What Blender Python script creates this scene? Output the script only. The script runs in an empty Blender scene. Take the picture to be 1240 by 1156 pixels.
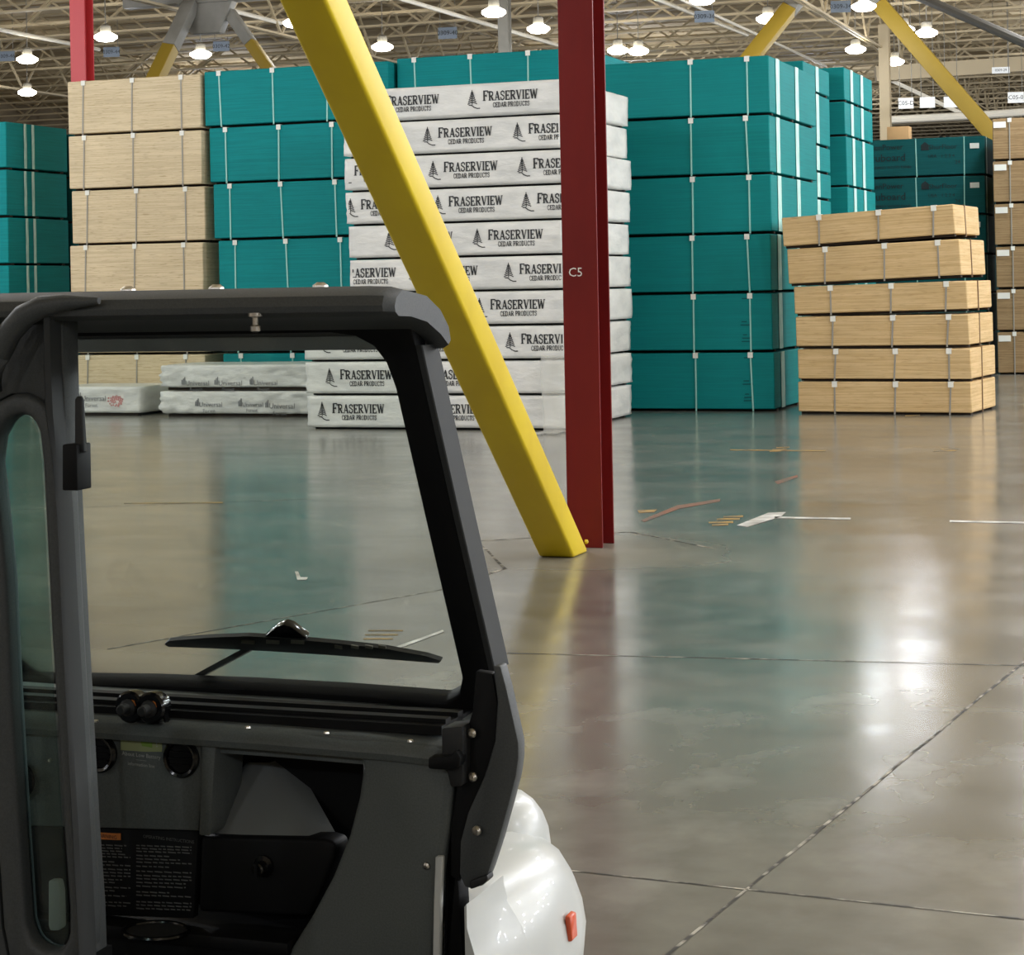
import bpy, bmesh, math, random
from mathutils import Vector, Matrix, noise
C = bpy.context.scene.collection
sc = bpy.context.scene
R = math.radians
random.seed(7)

# ------------------------------------------------------------------ camera, world, exposure
F, CX, HY, EYE, ROLL = 2500.0, 620.0, 348.0, 1.75, 1.1
cam_d = bpy.data.cameras.new('camera'); cam = bpy.data.objects.new('camera', cam_d); C.objects.link(cam)
cam_d.sensor_fit = 'HORIZONTAL'; cam_d.sensor_width = 36.0; cam_d.lens = F*36.0/1240.0
cam_d.shift_y = -(578.0-HY)/1240.0
cam_d.clip_start = 0.05; cam_d.clip_end = 400
CM = Matrix.Rotation(R(90), 3, 'X') @ Matrix.Rotation(R(-ROLL), 3, 'Z')
cam.matrix_world = Matrix.Translation((0, 0, EYE)) @ CM.to_4x4()
sc.camera = cam
sc.view_settings.view_transform = 'Standard'; sc.view_settings.look = 'None'
sc.view_settings.gamma = 1.0; sc.view_settings.use_curve_mapping = False
sc.view_settings.exposure = 0.2
w = bpy.data.worlds.new('world'); sc.world = w; w.use_nodes = True
w.node_tree.nodes['Background'].inputs[0].default_value = (1.0, 0.95, 0.86, 1)
w.node_tree.nodes['Background'].inputs[1].default_value = 0.35
sc.cycles.max_bounces = 6; sc.cycles.diffuse_bounces = 4; sc.cycles.glossy_bounces = 4
sc.cycles.transparent_max_bounces = 8; sc.cycles.transmission_bounces = 4
sc.cycles.sample_clamp_indirect = 6.0; sc.cycles.caustics_reflective = False; sc.cycles.caustics_refractive = False
LAMP_W = 400.0                      # watts of the lamps added for fill; those in view run dimmer
LAMP_C = (0.87, 0.915, 1.0)

EYEV = Vector((0, 0, EYE))
def ray(px, py):
    d = CM @ Vector(((px-CX)/F, -(py-HY)/F, -1.0))
    return d/d.y
def at(px, py, Y): return EYEV + ray(px, py)*Y
def onz(px, py, z=0.0):
    d = ray(px, py); return EYEV + d*((z-EYE)/d.z)
def onplane(px, py, P, n):
    d = ray(px, py); return EYEV + d*((P-EYEV).dot(n)/d.dot(n))
YAW = R(20)
A = Vector((math.cos(YAW), -math.sin(YAW), 0)); B = Vector((math.sin(YAW), math.cos(YAW), 0)); Z = Vector((0, 0, 1))
FR = Matrix.Rotation(-YAW, 4, 'Z'); FRI = Matrix.Rotation(YAW, 4, 'Z')          # building frame: x along the rows of stacks, y away from the camera

# ------------------------------------------------------------------ materials
def lin(c):
    return tuple((x/255/12.92 if x/255 <= .04045 else ((x/255+.055)/1.055)**2.4) for x in c)
def M_(name, col, rough=.6, metal=0.0, spec=.5, coat=0.0, emit=None, es=0.0, alpha=1.0):
    m = bpy.data.materials.new(name); m.use_nodes = True
    p = m.node_tree.nodes['Principled BSDF']
    p.inputs['Base Color'].default_value = (*lin(col), 1); p.inputs['Roughness'].default_value = rough
    p.inputs['Metallic'].default_value = metal; p.inputs['Specular IOR Level'].default_value = spec
    p.inputs['Coat Weight'].default_value = coat
    if emit: p.inputs['Emission Color'].default_value = (*lin(emit), 1); p.inputs['Emission Strength'].default_value = es
    p.inputs['Alpha'].default_value = alpha
    return m
def nd(m, t, **kw):
    n = m.node_tree.nodes.new(t)
    for k, v in kw.items():
        if hasattr(n, k): setattr(n, k, v)
        else: n.inputs[k].default_value = v
    return n
def lk(m, a, b): m.node_tree.links.new(a, b)
def noisy(m, c1, c2, scale=(1, 1, 1), ns=3.0, det=4, p0=.35, p1=.65, bump=0.0, bd=.01, rough=None, rnd=False):
    """colour noise stretched by scale in object space, optional bump and roughness range"""
    p = m.node_tree.nodes['Principled BSDF']
    tc = nd(m, 'ShaderNodeTexCoord'); mp = nd(m, 'ShaderNodeMapping'); mp.inputs['Scale'].default_value = scale
    lk(m, tc.outputs['Object'], mp.inputs['Vector'])
    if rnd:
        oi = nd(m, 'ShaderNodeObjectInfo'); ml = nd(m, 'ShaderNodeMath', operation='MULTIPLY'); ml.inputs[1].default_value = 37.0
        lk(m, oi.outputs['Random'], ml.inputs[0]); lk(m, ml.outputs[0], mp.inputs['Location'])
    n = nd(m, 'ShaderNodeTexNoise'); n.inputs['Scale'].default_value = ns; n.inputs['Detail'].default_value = det
    lk(m, mp.outputs[0], n.inputs['Vector'])
    r = nd(m, 'ShaderNodeValToRGB'); e = r.color_ramp.elements
    e[0].position = p0; e[1].position = p1; e[0].color = (*lin(c1), 1); e[1].color = (*lin(c2), 1)
    lk(m, n.outputs['Fac'], r.inputs[0]); lk(m, r.outputs[0], p.inputs['Base Color'])
    if bump:
        b = nd(m, 'ShaderNodeBump'); b.inputs['Strength'].default_value = bump; b.inputs['Distance'].default_value = bd
        lk(m, n.outputs['Fac'], b.inputs['Height']); lk(m, b.outputs[0], p.inputs['Normal'])
    if rough:
        q = nd(m, 'ShaderNodeMapRange'); q.inputs['To Min'].default_value = rough[0]; q.inputs['To Max'].default_value = rough[1]
        lk(m, n.outputs['Fac'], q.inputs[0]); lk(m, q.outputs[0], p.inputs['Roughness'])
    return m
def sheets(name, c1, c2, c3, rough, n_line=60.0, amt=.5, streak=.6):
    """edges of stacked panels: fine horizontal sheet lines and short dark strand marks"""
    m = M_(name, c1, rough, spec=.22)
    p = m.node_tree.nodes['Principled BSDF']
    tc = nd(m, 'ShaderNodeTexCoord'); oi = nd(m, 'ShaderNodeObjectInfo')
    ml = nd(m, 'ShaderNodeMath', operation='MULTIPLY'); ml.inputs[1].default_value = 53.0
    lk(m, oi.outputs['Random'], ml.inputs[0])
    def nz(sca, ns, det=2):
        mp = nd(m, 'ShaderNodeMapping'); mp.inputs['Scale'].default_value = sca
        lk(m, tc.outputs['Object'], mp.inputs['Vector']); lk(m, ml.outputs[0], mp.inputs['Location'])
        n = nd(m, 'ShaderNodeTexNoise'); n.inputs['Scale'].default_value = ns; n.inputs['Detail'].default_value = det
        lk(m, mp.outputs[0], n.inputs['Vector']); return n
    a = nz((.02, .02, 1), n_line, 4); b = nz((1.6, 1.6, 26), 4.0, 4); c = nz((1, 1, 1), 1.3, 3)
    r = nd(m, 'ShaderNodeValToRGB'); e = r.color_ramp.elements
    e[0].position = .38; e[1].position = .62; e[0].color = (*lin(c2), 1); e[1].color = (*lin(c1), 1)
    lk(m, a.outputs['Fac'], r.inputs[0])
    r2 = nd(m, 'ShaderNodeValToRGB'); e = r2.color_ramp.elements
    e[0].position = .58; e[1].position = .68; e[0].color = (0, 0, 0, 1); e[1].color = (streak, streak, streak, 1)
    lk(m, b.outputs['Fac'], r2.inputs[0])
    mx = nd(m, 'ShaderNodeMixRGB'); mx.inputs[2].default_value = (*lin(c3), 1)
    lk(m, r2.outputs[0], mx.inputs[0]); lk(m, r.outputs[0], mx.inputs[1])
    hs = nd(m, 'ShaderNodeHueSaturation'); mr = nd(m, 'ShaderNodeMapRange')
    mr.inputs['To Min'].default_value = .88; mr.inputs['To Max'].default_value = 1.12
    lk(m, c.outputs['Fac'], mr.inputs[0]); lk(m, mr.outputs[0], hs.inputs['Value']); lk(m, mx.outputs[0], hs.inputs['Color'])
    lk(m, hs.outputs[0], p.inputs['Base Color'])
    bp = nd(m, 'ShaderNodeBump'); bp.inputs['Strength'].default_value = amt; bp.inputs['Distance'].default_value = .004
    lk(m, a.outputs['Fac'], bp.inputs['Height']); lk(m, bp.outputs[0], p.inputs['Normal'])
    return m

MT = {}
MT['tan'] = sheets('osb_pale_edges', (218, 201, 168), (202, 184, 150), (158, 134, 96), .75)
MT['tan2'] = sheets('osb_warm_edges', (212, 184, 138), (194, 164, 116), (156, 122, 76), .75, streak=.45)
MT['tan3'] = sheets('osb_dull_edges', (160, 135, 100), (140, 115, 82), (110, 88, 60), .8)
MT['teal'] = sheets('teal_painted_edges', (2, 134, 136), (1, 124, 127), (6, 112, 118), .72, streak=.35, amt=.3)
MT['teal_b'] = sheets('teal_sprayed_edges', (2, 126, 126), (2, 119, 120), (6, 110, 114), .72, streak=.2, amt=.2)
MT['teal_d'] = sheets('dark_teal_edges', (8, 84, 86), (6, 76, 78), (8, 66, 68), .72, streak=.2, amt=.2)
MT['skid'] = M_('skid_timber', (44, 34, 24), .9)
MT['strap'] = M_('grey_strapping', (150, 146, 136), .5)
MT['strap_d'] = M_('brown_strapping', (112, 84, 54), .5)
MT['strap_w'] = M_('pale_green_strapping', (150, 205, 195), .5)
MT['prot'] = M_('white_edge_protector', (232, 232, 224), .6)
MT['stripe'] = noisy(M_('pale_stripe_paint', (190, 225, 215), .6), (150, 200, 190), (205, 232, 224), (6, 6, 1), 4, 4)
MT['ink'] = M_('black_print', (34, 36, 38), .6)
MT['ink_f'] = M_('faint_grey_print', (88, 88, 86), .6)
MT['ink_g'] = M_('grey_print', (120, 122, 124), .6)
MT['ink_t'] = M_('dark_teal_print', (0, 24, 28), .6)
MT['red_ink'] = M_('red_print', (190, 60, 60), .6)
def wrap_mat(name, c1, c2, b=.7):
    m = M_(name, c1, .42); noisy(m, c2, c1, (1, 1, 2.4), 2.2, 6, .3, .6, bump=b, bd=.04, rnd=True); return m
MT['wrap'] = wrap_mat('white_lumber_wrap', (226, 226, 221), (206, 207, 203))
MT['wrap2'] = wrap_mat('wrinkled_white_wrap', (222, 223, 218), (196, 197, 193), 1.0)
MT['plastic'] = M_('clear_plastic', (222, 222, 214), .25, alpha=.3)
MT['red'] = noisy(M_('dark_red_paint', (112, 20, 20), .5, spec=.3), (106, 19, 19), (120, 24, 22), (1, 1, .3), 2.5, 5, bump=.05)
MT['red2'] = M_('bright_red_paint', (196, 62, 66), .5)
MT['yel'] = noisy(M_('yellow_paint', (208, 180, 12), .5), (202, 174, 9), (212, 186, 16), (1, 1, .3), 2.5, 5, bump=.04)
MT['gst_d'] = M_('dark_grey_pipe', (84, 82, 78), .5)
MT['gst'] = noisy(M_('grey_steel_paint', (128, 125, 116), .6), (118, 115, 106), (136, 133, 124), (1, 1, 1), 2)
MT['joist'] = M_('cream_joist_paint', (184, 168, 136), .6)
MT['joist_d'] = M_('dull_joist_paint', (150, 132, 100), .7)
MT['pipe'] = M_('white_pipe', (236, 230, 214), .4)
MT['deck'] = noisy(M_('roof_deck', (198, 178, 142), .8), (188, 168, 132), (208, 190, 154), (1, 1, 1), .4, 5)
MT['wall'] = noisy(M_('warehouse_wall', (150, 134, 108), .8), (135, 120, 96), (165, 148, 120), (1, 1, 1), .3, 5)
MT['dark'] = M_('black_gap', (14, 14, 14), .9)
MT['lens'] = M_('lamp_lens', (255, 252, 240), .4, emit=(255, 246, 226), es=14.0)
MT['sign_b'] = M_('blue_grey_sign', (120, 132, 146), .5)
MT['sign_w'] = M_('white_sign', (236, 238, 236), .5)
MT['card'] = M_('cardboard', (190, 152, 104), .8)
MT['seal'] = noisy(M_('joint_sealant', (58, 56, 50), .6), (50, 48, 44), (176, 170, 156), (1, 1, 1), 11, 6, .46, .62)
MT['mark_w'] = noisy(M_('worn_white_paint', (205, 205, 200), .5), (150, 148, 142), (222, 222, 218), (1, 1, 1), 6, 5)
MT['mark_y'] = noisy(M_('worn_yellow_paint', (160, 132, 76), .5), (112, 104, 84), (180, 144, 76), (1, 1, 1), 6, 5)
MT['mark_o'] = noisy(M_('worn_orange_paint', (130, 92, 74), .5), (104, 96, 86), (140, 92, 72), (1, 1, 1), 3, 5)
# cart
MT['blk'] = noisy(M_('black_textured_plastic', (66, 69, 69), .55), (63, 66, 66), (71, 74, 74), (1, 1, 1), 300, 2, bump=.15, bd=.001)
MT['blk2'] = noisy(M_('dash_plastic', (82, 87, 85), .55), (79, 84, 82), (88, 93, 91), (1, 1, 1), 300, 2, bump=.2, bd=.001)
MT['post'] = M_('dark_post_plastic', (50, 52, 52), .6, spec=.35)
MT['lit_grey'] = M_('lit_tray_grey', (110, 114, 113), .55)  # paler grey stands for light falling into the tray recess
MT['yel_dim'] = M_('dimly_lit_yellow', (150, 124, 34), .6)  # same yellow as the near brace, darkened in colour for weaker light
MT['jet'] = M_('jet_black_plastic', (11, 12, 13), .6, spec=.2)
MT['gloss'] = M_('gloss_black_plastic', (12, 12, 13), .15)
MT['rubber'] = M_('black_rubber', (22, 23, 23), .6)
MT['white'] = M_('white_body_panel', (196, 199, 196), .32, coat=.15)
MT['chrome'] = M_('zinc_bolt', (205, 200, 190), .3, metal=1.0)
MT['grip'] = M_('pale_grey_plastic', (196, 198, 194), .5)
MT['refl'] = M_('orange_reflector', (214, 84, 40), .3)
MT['lbl'] = M_('label_black', (30, 31, 31), .5)
MT['lbl_o'] = M_('label_orange', (204, 120, 50), .5)
MT['lbl_y'] = M_('label_pale_green', (150, 156, 110), .5)
MT['lbl_g'] = M_('label_green', (120, 150, 60), .5)
MT['ink_w'] = M_('pale_grey_print', (170, 170, 166), .6)
def glass_mat(name, tint, refl):
    m = bpy.data.materials.new(name); m.use_nodes = True; nt = m.node_tree; nt.nodes.clear()
    o = nt.nodes.new('ShaderNodeOutputMaterial'); t = nt.nodes.new('ShaderNodeBsdfTransparent'); t.inputs[0].default_value = (*tint, 1)
    g = nt.nodes.new('ShaderNodeBsdfGlossy'); g.inputs['Roughness'].default_value = .02
    mx = nt.nodes.new('ShaderNodeMixShader'); fr = nt.nodes.new('ShaderNodeFresnel'); fr.inputs[0].default_value = refl
    nt.links.new(fr.outputs[0], mx.inputs[0]); nt.links.new(t.outputs[0], mx.inputs[1]); nt.links.new(g.outputs[0], mx.inputs[2])
    nt.links.new(mx.outputs[0], o.inputs[0]); return m
MT['glass'] = glass_mat('windshield_glass', (.93, .96, .94), 1.35)
MT['glass_t'] = glass_mat('tinted_glass', (.74, .86, .84), 1.45)
# polished concrete floor
def floor_mat():
    m = M_('polished_concrete', (112, 108, 100), .2, spec=.5); m.node_tree.nodes['Principled BSDF'].inputs['IOR'].default_value = 2.0
    p = m.node_tree.nodes['Principled BSDF']; tc = nd(m, 'ShaderNodeTexCoord')
    def nz(sca, ns, det):
        mp = nd(m, 'ShaderNodeMapping'); mp.inputs['Scale'].default_value = sca
        lk(m, tc.outputs['Object'], mp.inputs['Vector'])
        n = nd(m, 'ShaderNodeTexNoise'); n.inputs['Scale'].default_value = ns; n.inputs['Detail'].default_value = det
        lk(m, mp.outputs[0], n.inputs['Vector']); return n
    a = nz((1, 1, 1), .45, 7); b = nz((1, 1, 1), 5, 6); c = nz((.5, 1.1, 1), 1.6, 5); d = nz((1, 1, 1), .9, 3)
    r = nd(m, 'ShaderNodeValToRGB'); e = r.color_ramp.elements
    e[0].position = .3; e[1].position = .7; e[0].color = (*lin((94, 94, 88)), 1); e[1].color = (*lin((130, 128, 120)), 1)
    lk(m, a.outputs['Fac'], r.inputs[0])
    r2 = nd(m, 'ShaderNodeMixRGB', blend_type='OVERLAY'); r2.inputs[0].default_value = .35
    lk(m, r.outputs[0], r2.inputs[1]); lk(m, b.outputs['Fac'], r2.inputs[2]); 
    sf = nz((1, .6, 1), 3.0, 10); sr = nd(m, 'ShaderNodeMapRange'); sr.inputs['From Min'].default_value = .53; sr.inputs['From Max'].default_value = .66
    sr.inputs['To Max'].default_value = .12; lk(m, sf.outputs['Fac'], sr.inputs[0])
    sm_ = nd(m, 'ShaderNodeMixRGB'); sm_.inputs[2].default_value = (*lin((196, 194, 186)), 1)
    lk(m, sr.outputs[0], sm_.inputs[0]); lk(m, r2.outputs[0], sm_.inputs[1]); r2 = sm_
    # paler, rougher refilled concrete around the column foot
    vm = nd(m, 'ShaderNodeVectorMath', operation='SUBTRACT'); vm.inputs[1].default_value = tuple(FRI @ onz(715, 668))
    vs = nd(m, 'ShaderNodeVectorMath', operation='MULTIPLY'); vs.inputs[1].default_value = (.85, 1, 0)
    ln = nd(m, 'ShaderNodeVectorMath', operation='LENGTH'); ad = nd(m, 'ShaderNodeMath', operation='MULTIPLY_ADD'); ad.inputs[1].default_value = 1.8
    lk(m, tc.outputs['Object'], vm.inputs[0]); lk(m, vm.outputs[0], vs.inputs[0]); lk(m, vs.outputs[0], ln.inputs[0])
    lk(m, c.outputs['Fac'], ad.inputs[0]); lk(m, ln.outputs['Value'], ad.inputs[2])
    pr = nd(m, 'ShaderNodeMapRange'); pr.inputs['From Min'].default_value = 1.3; pr.inputs['From Max'].default_value = 2.3
    pr.inputs['To Min'].default_value = .55; pr.inputs['To Max'].default_value = 0; lk(m, ad.outputs[0], pr.inputs[0])
    pc = nd(m, 'ShaderNodeMixRGB'); pc.inputs[2].default_value = (*lin((126, 119, 104)), 1)
    lk(m, pr.outputs[0], pc.inputs[0]); lk(m, r2.outputs[0], pc.inputs[1]); lk(m, pc.outputs[0], p.inputs['Base Color'])
    q = nd(m, 'ShaderNodeMapRange'); q.inputs['From Min'].default_value = .3; q.inputs['From Max'].default_value = .7
    q.inputs['To Min'].default_value = .14; q.inputs['To Max'].default_value = .22
    lk(m, c.outputs['Fac'], q.inputs[0]); pa = nd(m, 'ShaderNodeMath', operation='MULTIPLY_ADD'); pa.inputs[1].default_value = .3
    lk(m, pr.outputs[0], pa.inputs[0]); lk(m, q.outputs[0], pa.inputs[2]); lk(m, pa.outputs[0], p.inputs['Roughness'])
    bp = nd(m, 'ShaderNodeBump'); bp.inputs['Strength'].default_value = .12; bp.inputs['Distance'].default_value = .02
    lk(m, d.outputs['Fac'], bp.inputs['Height']); lk(m, bp.outputs[0], p.inputs['Normal'])
    return m
MT['floor'] = floor_mat()
MT['patch'] = noisy(M_('rough_concrete_patch', (150, 142, 124), .4), (128, 122, 108), (162, 152, 132), (1, 1, 1), 2.2, 6, rough=(.3, .5))

# ------------------------------------------------------------------ mesh helpers
class MB:
    def __init__(s): s.v = []; s.f = []
    def add(s, vs, fs):
        o = len(s.v); s.v += [Vector(x) for x in vs]; s.f += [tuple(i+o for i in f) for f in fs]; return s
    def box(s, x0, x1, y0, y1, z0, z1):
        return s.add([(x0,y0,z0),(x1,y0,z0),(x1,y1,z0),(x0,y1,z0),(x0,y0,z1),(x1,y0,z1),(x1,y1,z1),(x0,y1,z1)],
                     [(0,3,2,1),(4,5,6,7),(0,1,5,4),(1,2,6,5),(2,3,7,6),(3,0,4,7)])
    def bar(s, p, q, a, b, up=Z):
        """rectangular bar from p to q, a across, b along up"""
        p = Vector(p); q = Vector(q); d = (q-p).normalized(); x = d.cross(up)
        x = x.normalized() if x.length > 1e-5 else Vector((1, 0, 0)); y = x.cross(d).normalized()
        vs = [c + x*i*a/2 + y*j*b/2 for c in (p, q) for i, j in ((-1,-1),(1,-1),(1,1),(-1,1))]
        return s.add(vs, [(0,3,2,1),(4,5,6,7),(0,1,5,4),(1,2,6,5),(2,3,7,6),(3,0,4,7)])
    def tube(s, pts, r, n=8, closed=False):
        pts = [Vector(p) for p in pts]; N = len(pts); rings = []
        for i, p in enumerate(pts):
            a = pts[(i-1) % N] if (closed or i > 0) else p; b = pts[(i+1) % N] if (closed or i < N-1) else p
            d = (b-a).normalized(); up = Z if abs(d.z) < .95 else Vector((0, 1, 0))
            x = d.cross(up).normalized(); y = x.cross(d)
            rr = r[i] if isinstance(r, (list, tuple)) else r
            rings.append([p + x*math.cos(k*2*math.pi/n)*rr + y*math.sin(k*2*math.pi/n)*rr for k in range(n)])
        vs = [v for g in rings for v in g]; fs = []
        for i in range(N if closed else N-1):
            j = (i+1) % N
            fs += [(i*n+k, i*n+(k+1) % n, j*n+(k+1) % n, j*n+k) for k in range(n)]
        if not closed: fs += [tuple(range(n))[::-1], tuple((N-1)*n+k for k in range(n))]
        return s.add(vs, fs)
    def lathe(s, prof, c, axis=Z, n=24):
        """prof: (radius, height) list along axis from c"""
        axis = Vector(axis).normalized(); t = Z if abs(axis.z) < .9 else Vector((1, 0, 0))
        x = axis.cross(t).normalized(); y = axis.cross(x); c = Vector(c)
        vs = [c + axis*h + x*math.cos(k*2*math.pi/n)*r + y*math.sin(k*2*math.pi/n)*r for r, h in prof for k in range(n)]
        fs = [(i*n+k, i*n+(k+1) % n, (i+1)*n+(k+1) % n, (i+1)*n+k) for i in range(len(prof)-1) for k in range(n)]
        fs += [tuple(range(n))[::-1], tuple((len(prof)-1)*n+k for k in range(n))]
        return s.add(vs, fs)
    def slab(s, pts, off):
        """polygon pts (3d) given thickness by vector off"""
        n = len(pts); off = Vector(off)
        vs = [Vector(p) for p in pts] + [Vector(p)+off for p in pts]
        return s.add(vs, [tuple(range(n)), tuple(range(2*n-1, n-1, -1))] + [(i, i+n, (i+1) % n+n, (i+1) % n) for i in range(n)])
    def ring(s, outer, inner, off):
        """frame between two outlines with the same number of points, thickness off"""
        n = len(outer); off = Vector(off); o = [Vector(p) for p in outer]; q = [Vector(p) for p in inner]
        vs = o + q + [p+off for p in o] + [p+off for p in q]; fs = []
        for i in range(n):
            j = (i+1) % n
            fs += [(i, j, n+j, n+i), (2*n+i, 3*n+i, 3*n+j, 2*n+j), (i, 2*n+i, 2*n+j, j), (n+i, n+j, 3*n+j, 3*n+i)]
        return s.add(vs, fs)
    def loft(s, rows, caps=True):
        n = len(rows[0]); vs = [p for r in rows for p in r]
        fs = [(i*n+k, i*n+k+1, (i+1)*n+k+1, (i+1)*n+k) for i in range(len(rows)-1) for k in range(n-1)]
        if caps: fs += [tuple(range(n))[::-1], tuple((len(rows)-1)*n+k for k in range(n))]
        return s.add(vs, fs)
    def build(s, name, mat, parent=None, bevel=0.0, seg=2, smooth=False, sub=0, angle=40):
        me = bpy.data.meshes.new(name); me.from_pydata([tuple(v) for v in s.v], [], s.f)
        bm = bmesh.new(); bm.from_mesh(me); bmesh.ops.recalc_face_normals(bm, faces=bm.faces)
        if bevel:
            es = [e for e in bm.edges if len(e.link_faces) == 2 and e.calc_face_angle(0) > R(25)]
            bmesh.ops.bevel(bm, geom=es, offset=bevel, segments=seg, affect='EDGES', profile=.5)
        if smooth or bevel:
            for f in bm.faces: f.smooth = True
            for e in bm.edges:
                if len(e.link_faces) == 2 and e.calc_face_angle(0) > R(angle): e.smooth = False
        bm.to_mesh(me); bm.free()
        me.materials.append(MT[mat] if isinstance(mat, str) else mat)
        o = bpy.data.objects.new(name, me); C.objects.link(o)
        if parent is not None: o.parent = parent
        if sub:
            sm = o.modifiers.new('s', 'SUBSURF'); sm.levels = sub; sm.render_levels = sub
        return o
def empty(name, loc=(0, 0, 0), rz=0.0):
    o = bpy.data.objects.new(name, None); C.objects.link(o); o.empty_display_size = .1
    o.location = loc; o.rotation_euler = (0, 0, rz); return o
def tag(o, label=None, cat=None, group=None, kind=None):
    if label: o['label'] = label
    if cat: o['category'] = cat
    if group: o['group'] = group
    if kind: o['kind'] = kind
    return o
def struct(o): o['kind'] = 'structure'; return o
def copy_tree(o, parent=None):
    c = o.copy(); C.objects.link(c); c.parent = parent
    for ch in list(o.children): copy_tree(ch, c)
    return c

# ------------------------------------------------------------------ lettering
_tc = {}
def text2d(s, size=1.0, align='CENTER'):
    k = (s, align)
    if k not in _tc:
        cu = bpy.data.curves.new('t', 'FONT'); cu.body = s; cu.align_x = align; cu.align_y = 'CENTER'; cu.resolution_u = 2
        o = bpy.data.objects.new('t', cu); C.objects.link(o); dg = bpy.context.evaluated_depsgraph_get()
        me = o.evaluated_get(dg).to_mesh()
        _tc[k] = ([(v.co.x, v.co.y) for v in me.vertices], [tuple(p.vertices) for p in me.polygons])
        o.evaluated_get(dg).to_mesh_clear(); bpy.data.objects.remove(o); bpy.data.curves.remove(cu)
    vs, fs = _tc[k]
    return [(x*size, y*size) for x, y in vs], fs
def put_text(mb, s, size, org, ex, ey, align='CENTER', lift=None):
    vs, fs = text2d(s, size, align); org = Vector(org)
    if lift is None: lift = Vector((0, 0, 0))
    mb.add([org + Vector(ex)*x + Vector(ey)*y + Vector(lift) for x, y in vs], fs)
# slab serif capitals as pen strokes: (points, pen width); serifs as (x, y, halfwidth)
TH, TN = .23, .12
SLAB = {
 'F': (.78, [([(.2,0),(.2,1)],TH), ([(.1,.96),(.74,.96)],TN), ([(.7,1),(.7,.74)],TN), ([(.2,.5),(.54,.5)],TN), ([(.52,.62),(.52,.38)],TN)], [(.2,0,.2)]),
 'R': (.92, [([(.2,0),(.2,1)],TH), ([(.05,.96),(.5,.96),(.68,.88),(.7,.74),(.66,.6),(.5,.5),(.2,.49)],TN+.04), ([(.42,.5),(.72,.05)],TH)], [(.2,0,.18),(.76,0,.16)]),
 'A': (.92, [([(.16,0),(.46,1)],TN), ([(.46,1),(.76,0)],TH), ([(.25,.32),(.64,.32)],TN)], [(.14,0,.14),(.78,0,.16)]),
 'S': (.74, [([(.62,.72),(.6,.92),(.36,.98),(.14,.86),(.14,.66),(.36,.54),(.58,.42),(.62,.2),(.4,.02),(.14,.1),(.1,.3)],.145)], []),
 'E': (.8, [([(.2,0),(.2,1)],TH), ([(.06,.96),(.72,.96)],TN), ([(.68,1),(.68,.76)],TN), ([(.2,.5),(.52,.5)],TN), ([(.5,.62),(.5,.38)],TN), ([(.06,.04),(.74,.04)],TN), ([(.7,0),(.7,.26)],TN)], []),
 'V': (.9, [([(.14,1),(.45,0)],TH), ([(.45,0),(.76,1)],TN)], [(.14,.95,.16),(.76,.95,.14)]),
 'I': (.44, [([(.22,0),(.22,1)],TH)], [(.22,0,.19),(.22,.95,.19)]),
 'W': (1.24, [([(.14,1),(.38,0)],TH), ([(.38,0),(.6,.9)],TN), ([(.6,.9),(.84,0)],TH), ([(.84,0),(1.08,1)],TN)], [(.14,.95,.15),(.6,.95,.12),(1.08,.95,.14)]),
 'C': (.8, [([(.68,.7),(.6,.94),(.38,.99),(.15,.78),(.12,.5),(.15,.22),(.38,.01),(.62,.07),(.7,.28)],.14)], []),
 'D': (.88, [([(.2,0),(.2,1)],TH), ([(.05,.96),(.45,.96),(.7,.8),(.76,.5),(.7,.2),(.45,.04),(.05,.04)],TN+.04)], []),
 'P': (.78, [([(.2,0),(.2,1)],TH), ([(.05,.96),(.48,.96),(.66,.86),(.68,.72),(.64,.56),(.48,.47),(.2,.46)],TN+.04)], [(.2,0,.18)]),
 'O': (.88, [([(.44,.99),(.18,.82),(.12,.5),(.18,.18),(.44,.01),(.7,.18),(.76,.5),(.7,.82),(.44,.99)],.13)], []),
 'U': (.88, [([(.18,1),(.18,.3),(.28,.06),(.46,.01),(.62,.08),(.7,.3),(.7,1)],.13)], [(.18,.95,.15),(.7,.95,.14)]),
 'T': (.8, [([(.4,0),(.4,1)],TH), ([(.08,.96),(.72,.96)],TN), ([(.1,1),(.1,.72)],TN), ([(.7,1),(.7,.72)],TN)], [(.4,0,.18)]),
 ' ': (.4, [], [])}
def pen(quads, pts, wd):
    for (x0, y0), (x1, y1) in zip(pts[:-1], pts[1:]):
        dx, dy = x1-x0, y1-y0; l = math.hypot(dx, dy) or 1; ux, uy = dx/l, dy/l
        e = wd*.25 if len(pts) > 2 else 0
        x0, y0, x1, y1 = x0-ux*e, y0-uy*e, x1+ux*e, y1+uy*e
        quads.append([(x0-uy*wd/2, y0+ux*wd/2), (x0+uy*wd/2, y0-ux*wd/2), (x1+uy*wd/2, y1-ux*wd/2), (x1-uy*wd/2, y1+ux*wd/2)])
def slab_text(s, x, y, h, width=None, first=1.0):
    tot = sum(SLAB[c][0] for c in s) + (first-1)*SLAB[s[0]][0]
    kx = (width/tot if width else h); q = []; cx = x
    for i, c in enumerate(s):
        g, st, se = SLAB[c]; m = first if i == 0 else 1.0; t = []
        for pts, wd in st: pen(t, pts, wd)
        for sx, sy, hw in se: t.append([(sx-hw, sy), (sx+hw, sy), (sx+hw, sy+.075), (sx-hw, sy+.075)])
        q += [[(cx+a*kx*m, y+b*h*m) for a, b in z] for z in t]; cx += g*kx*m
    return q
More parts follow.
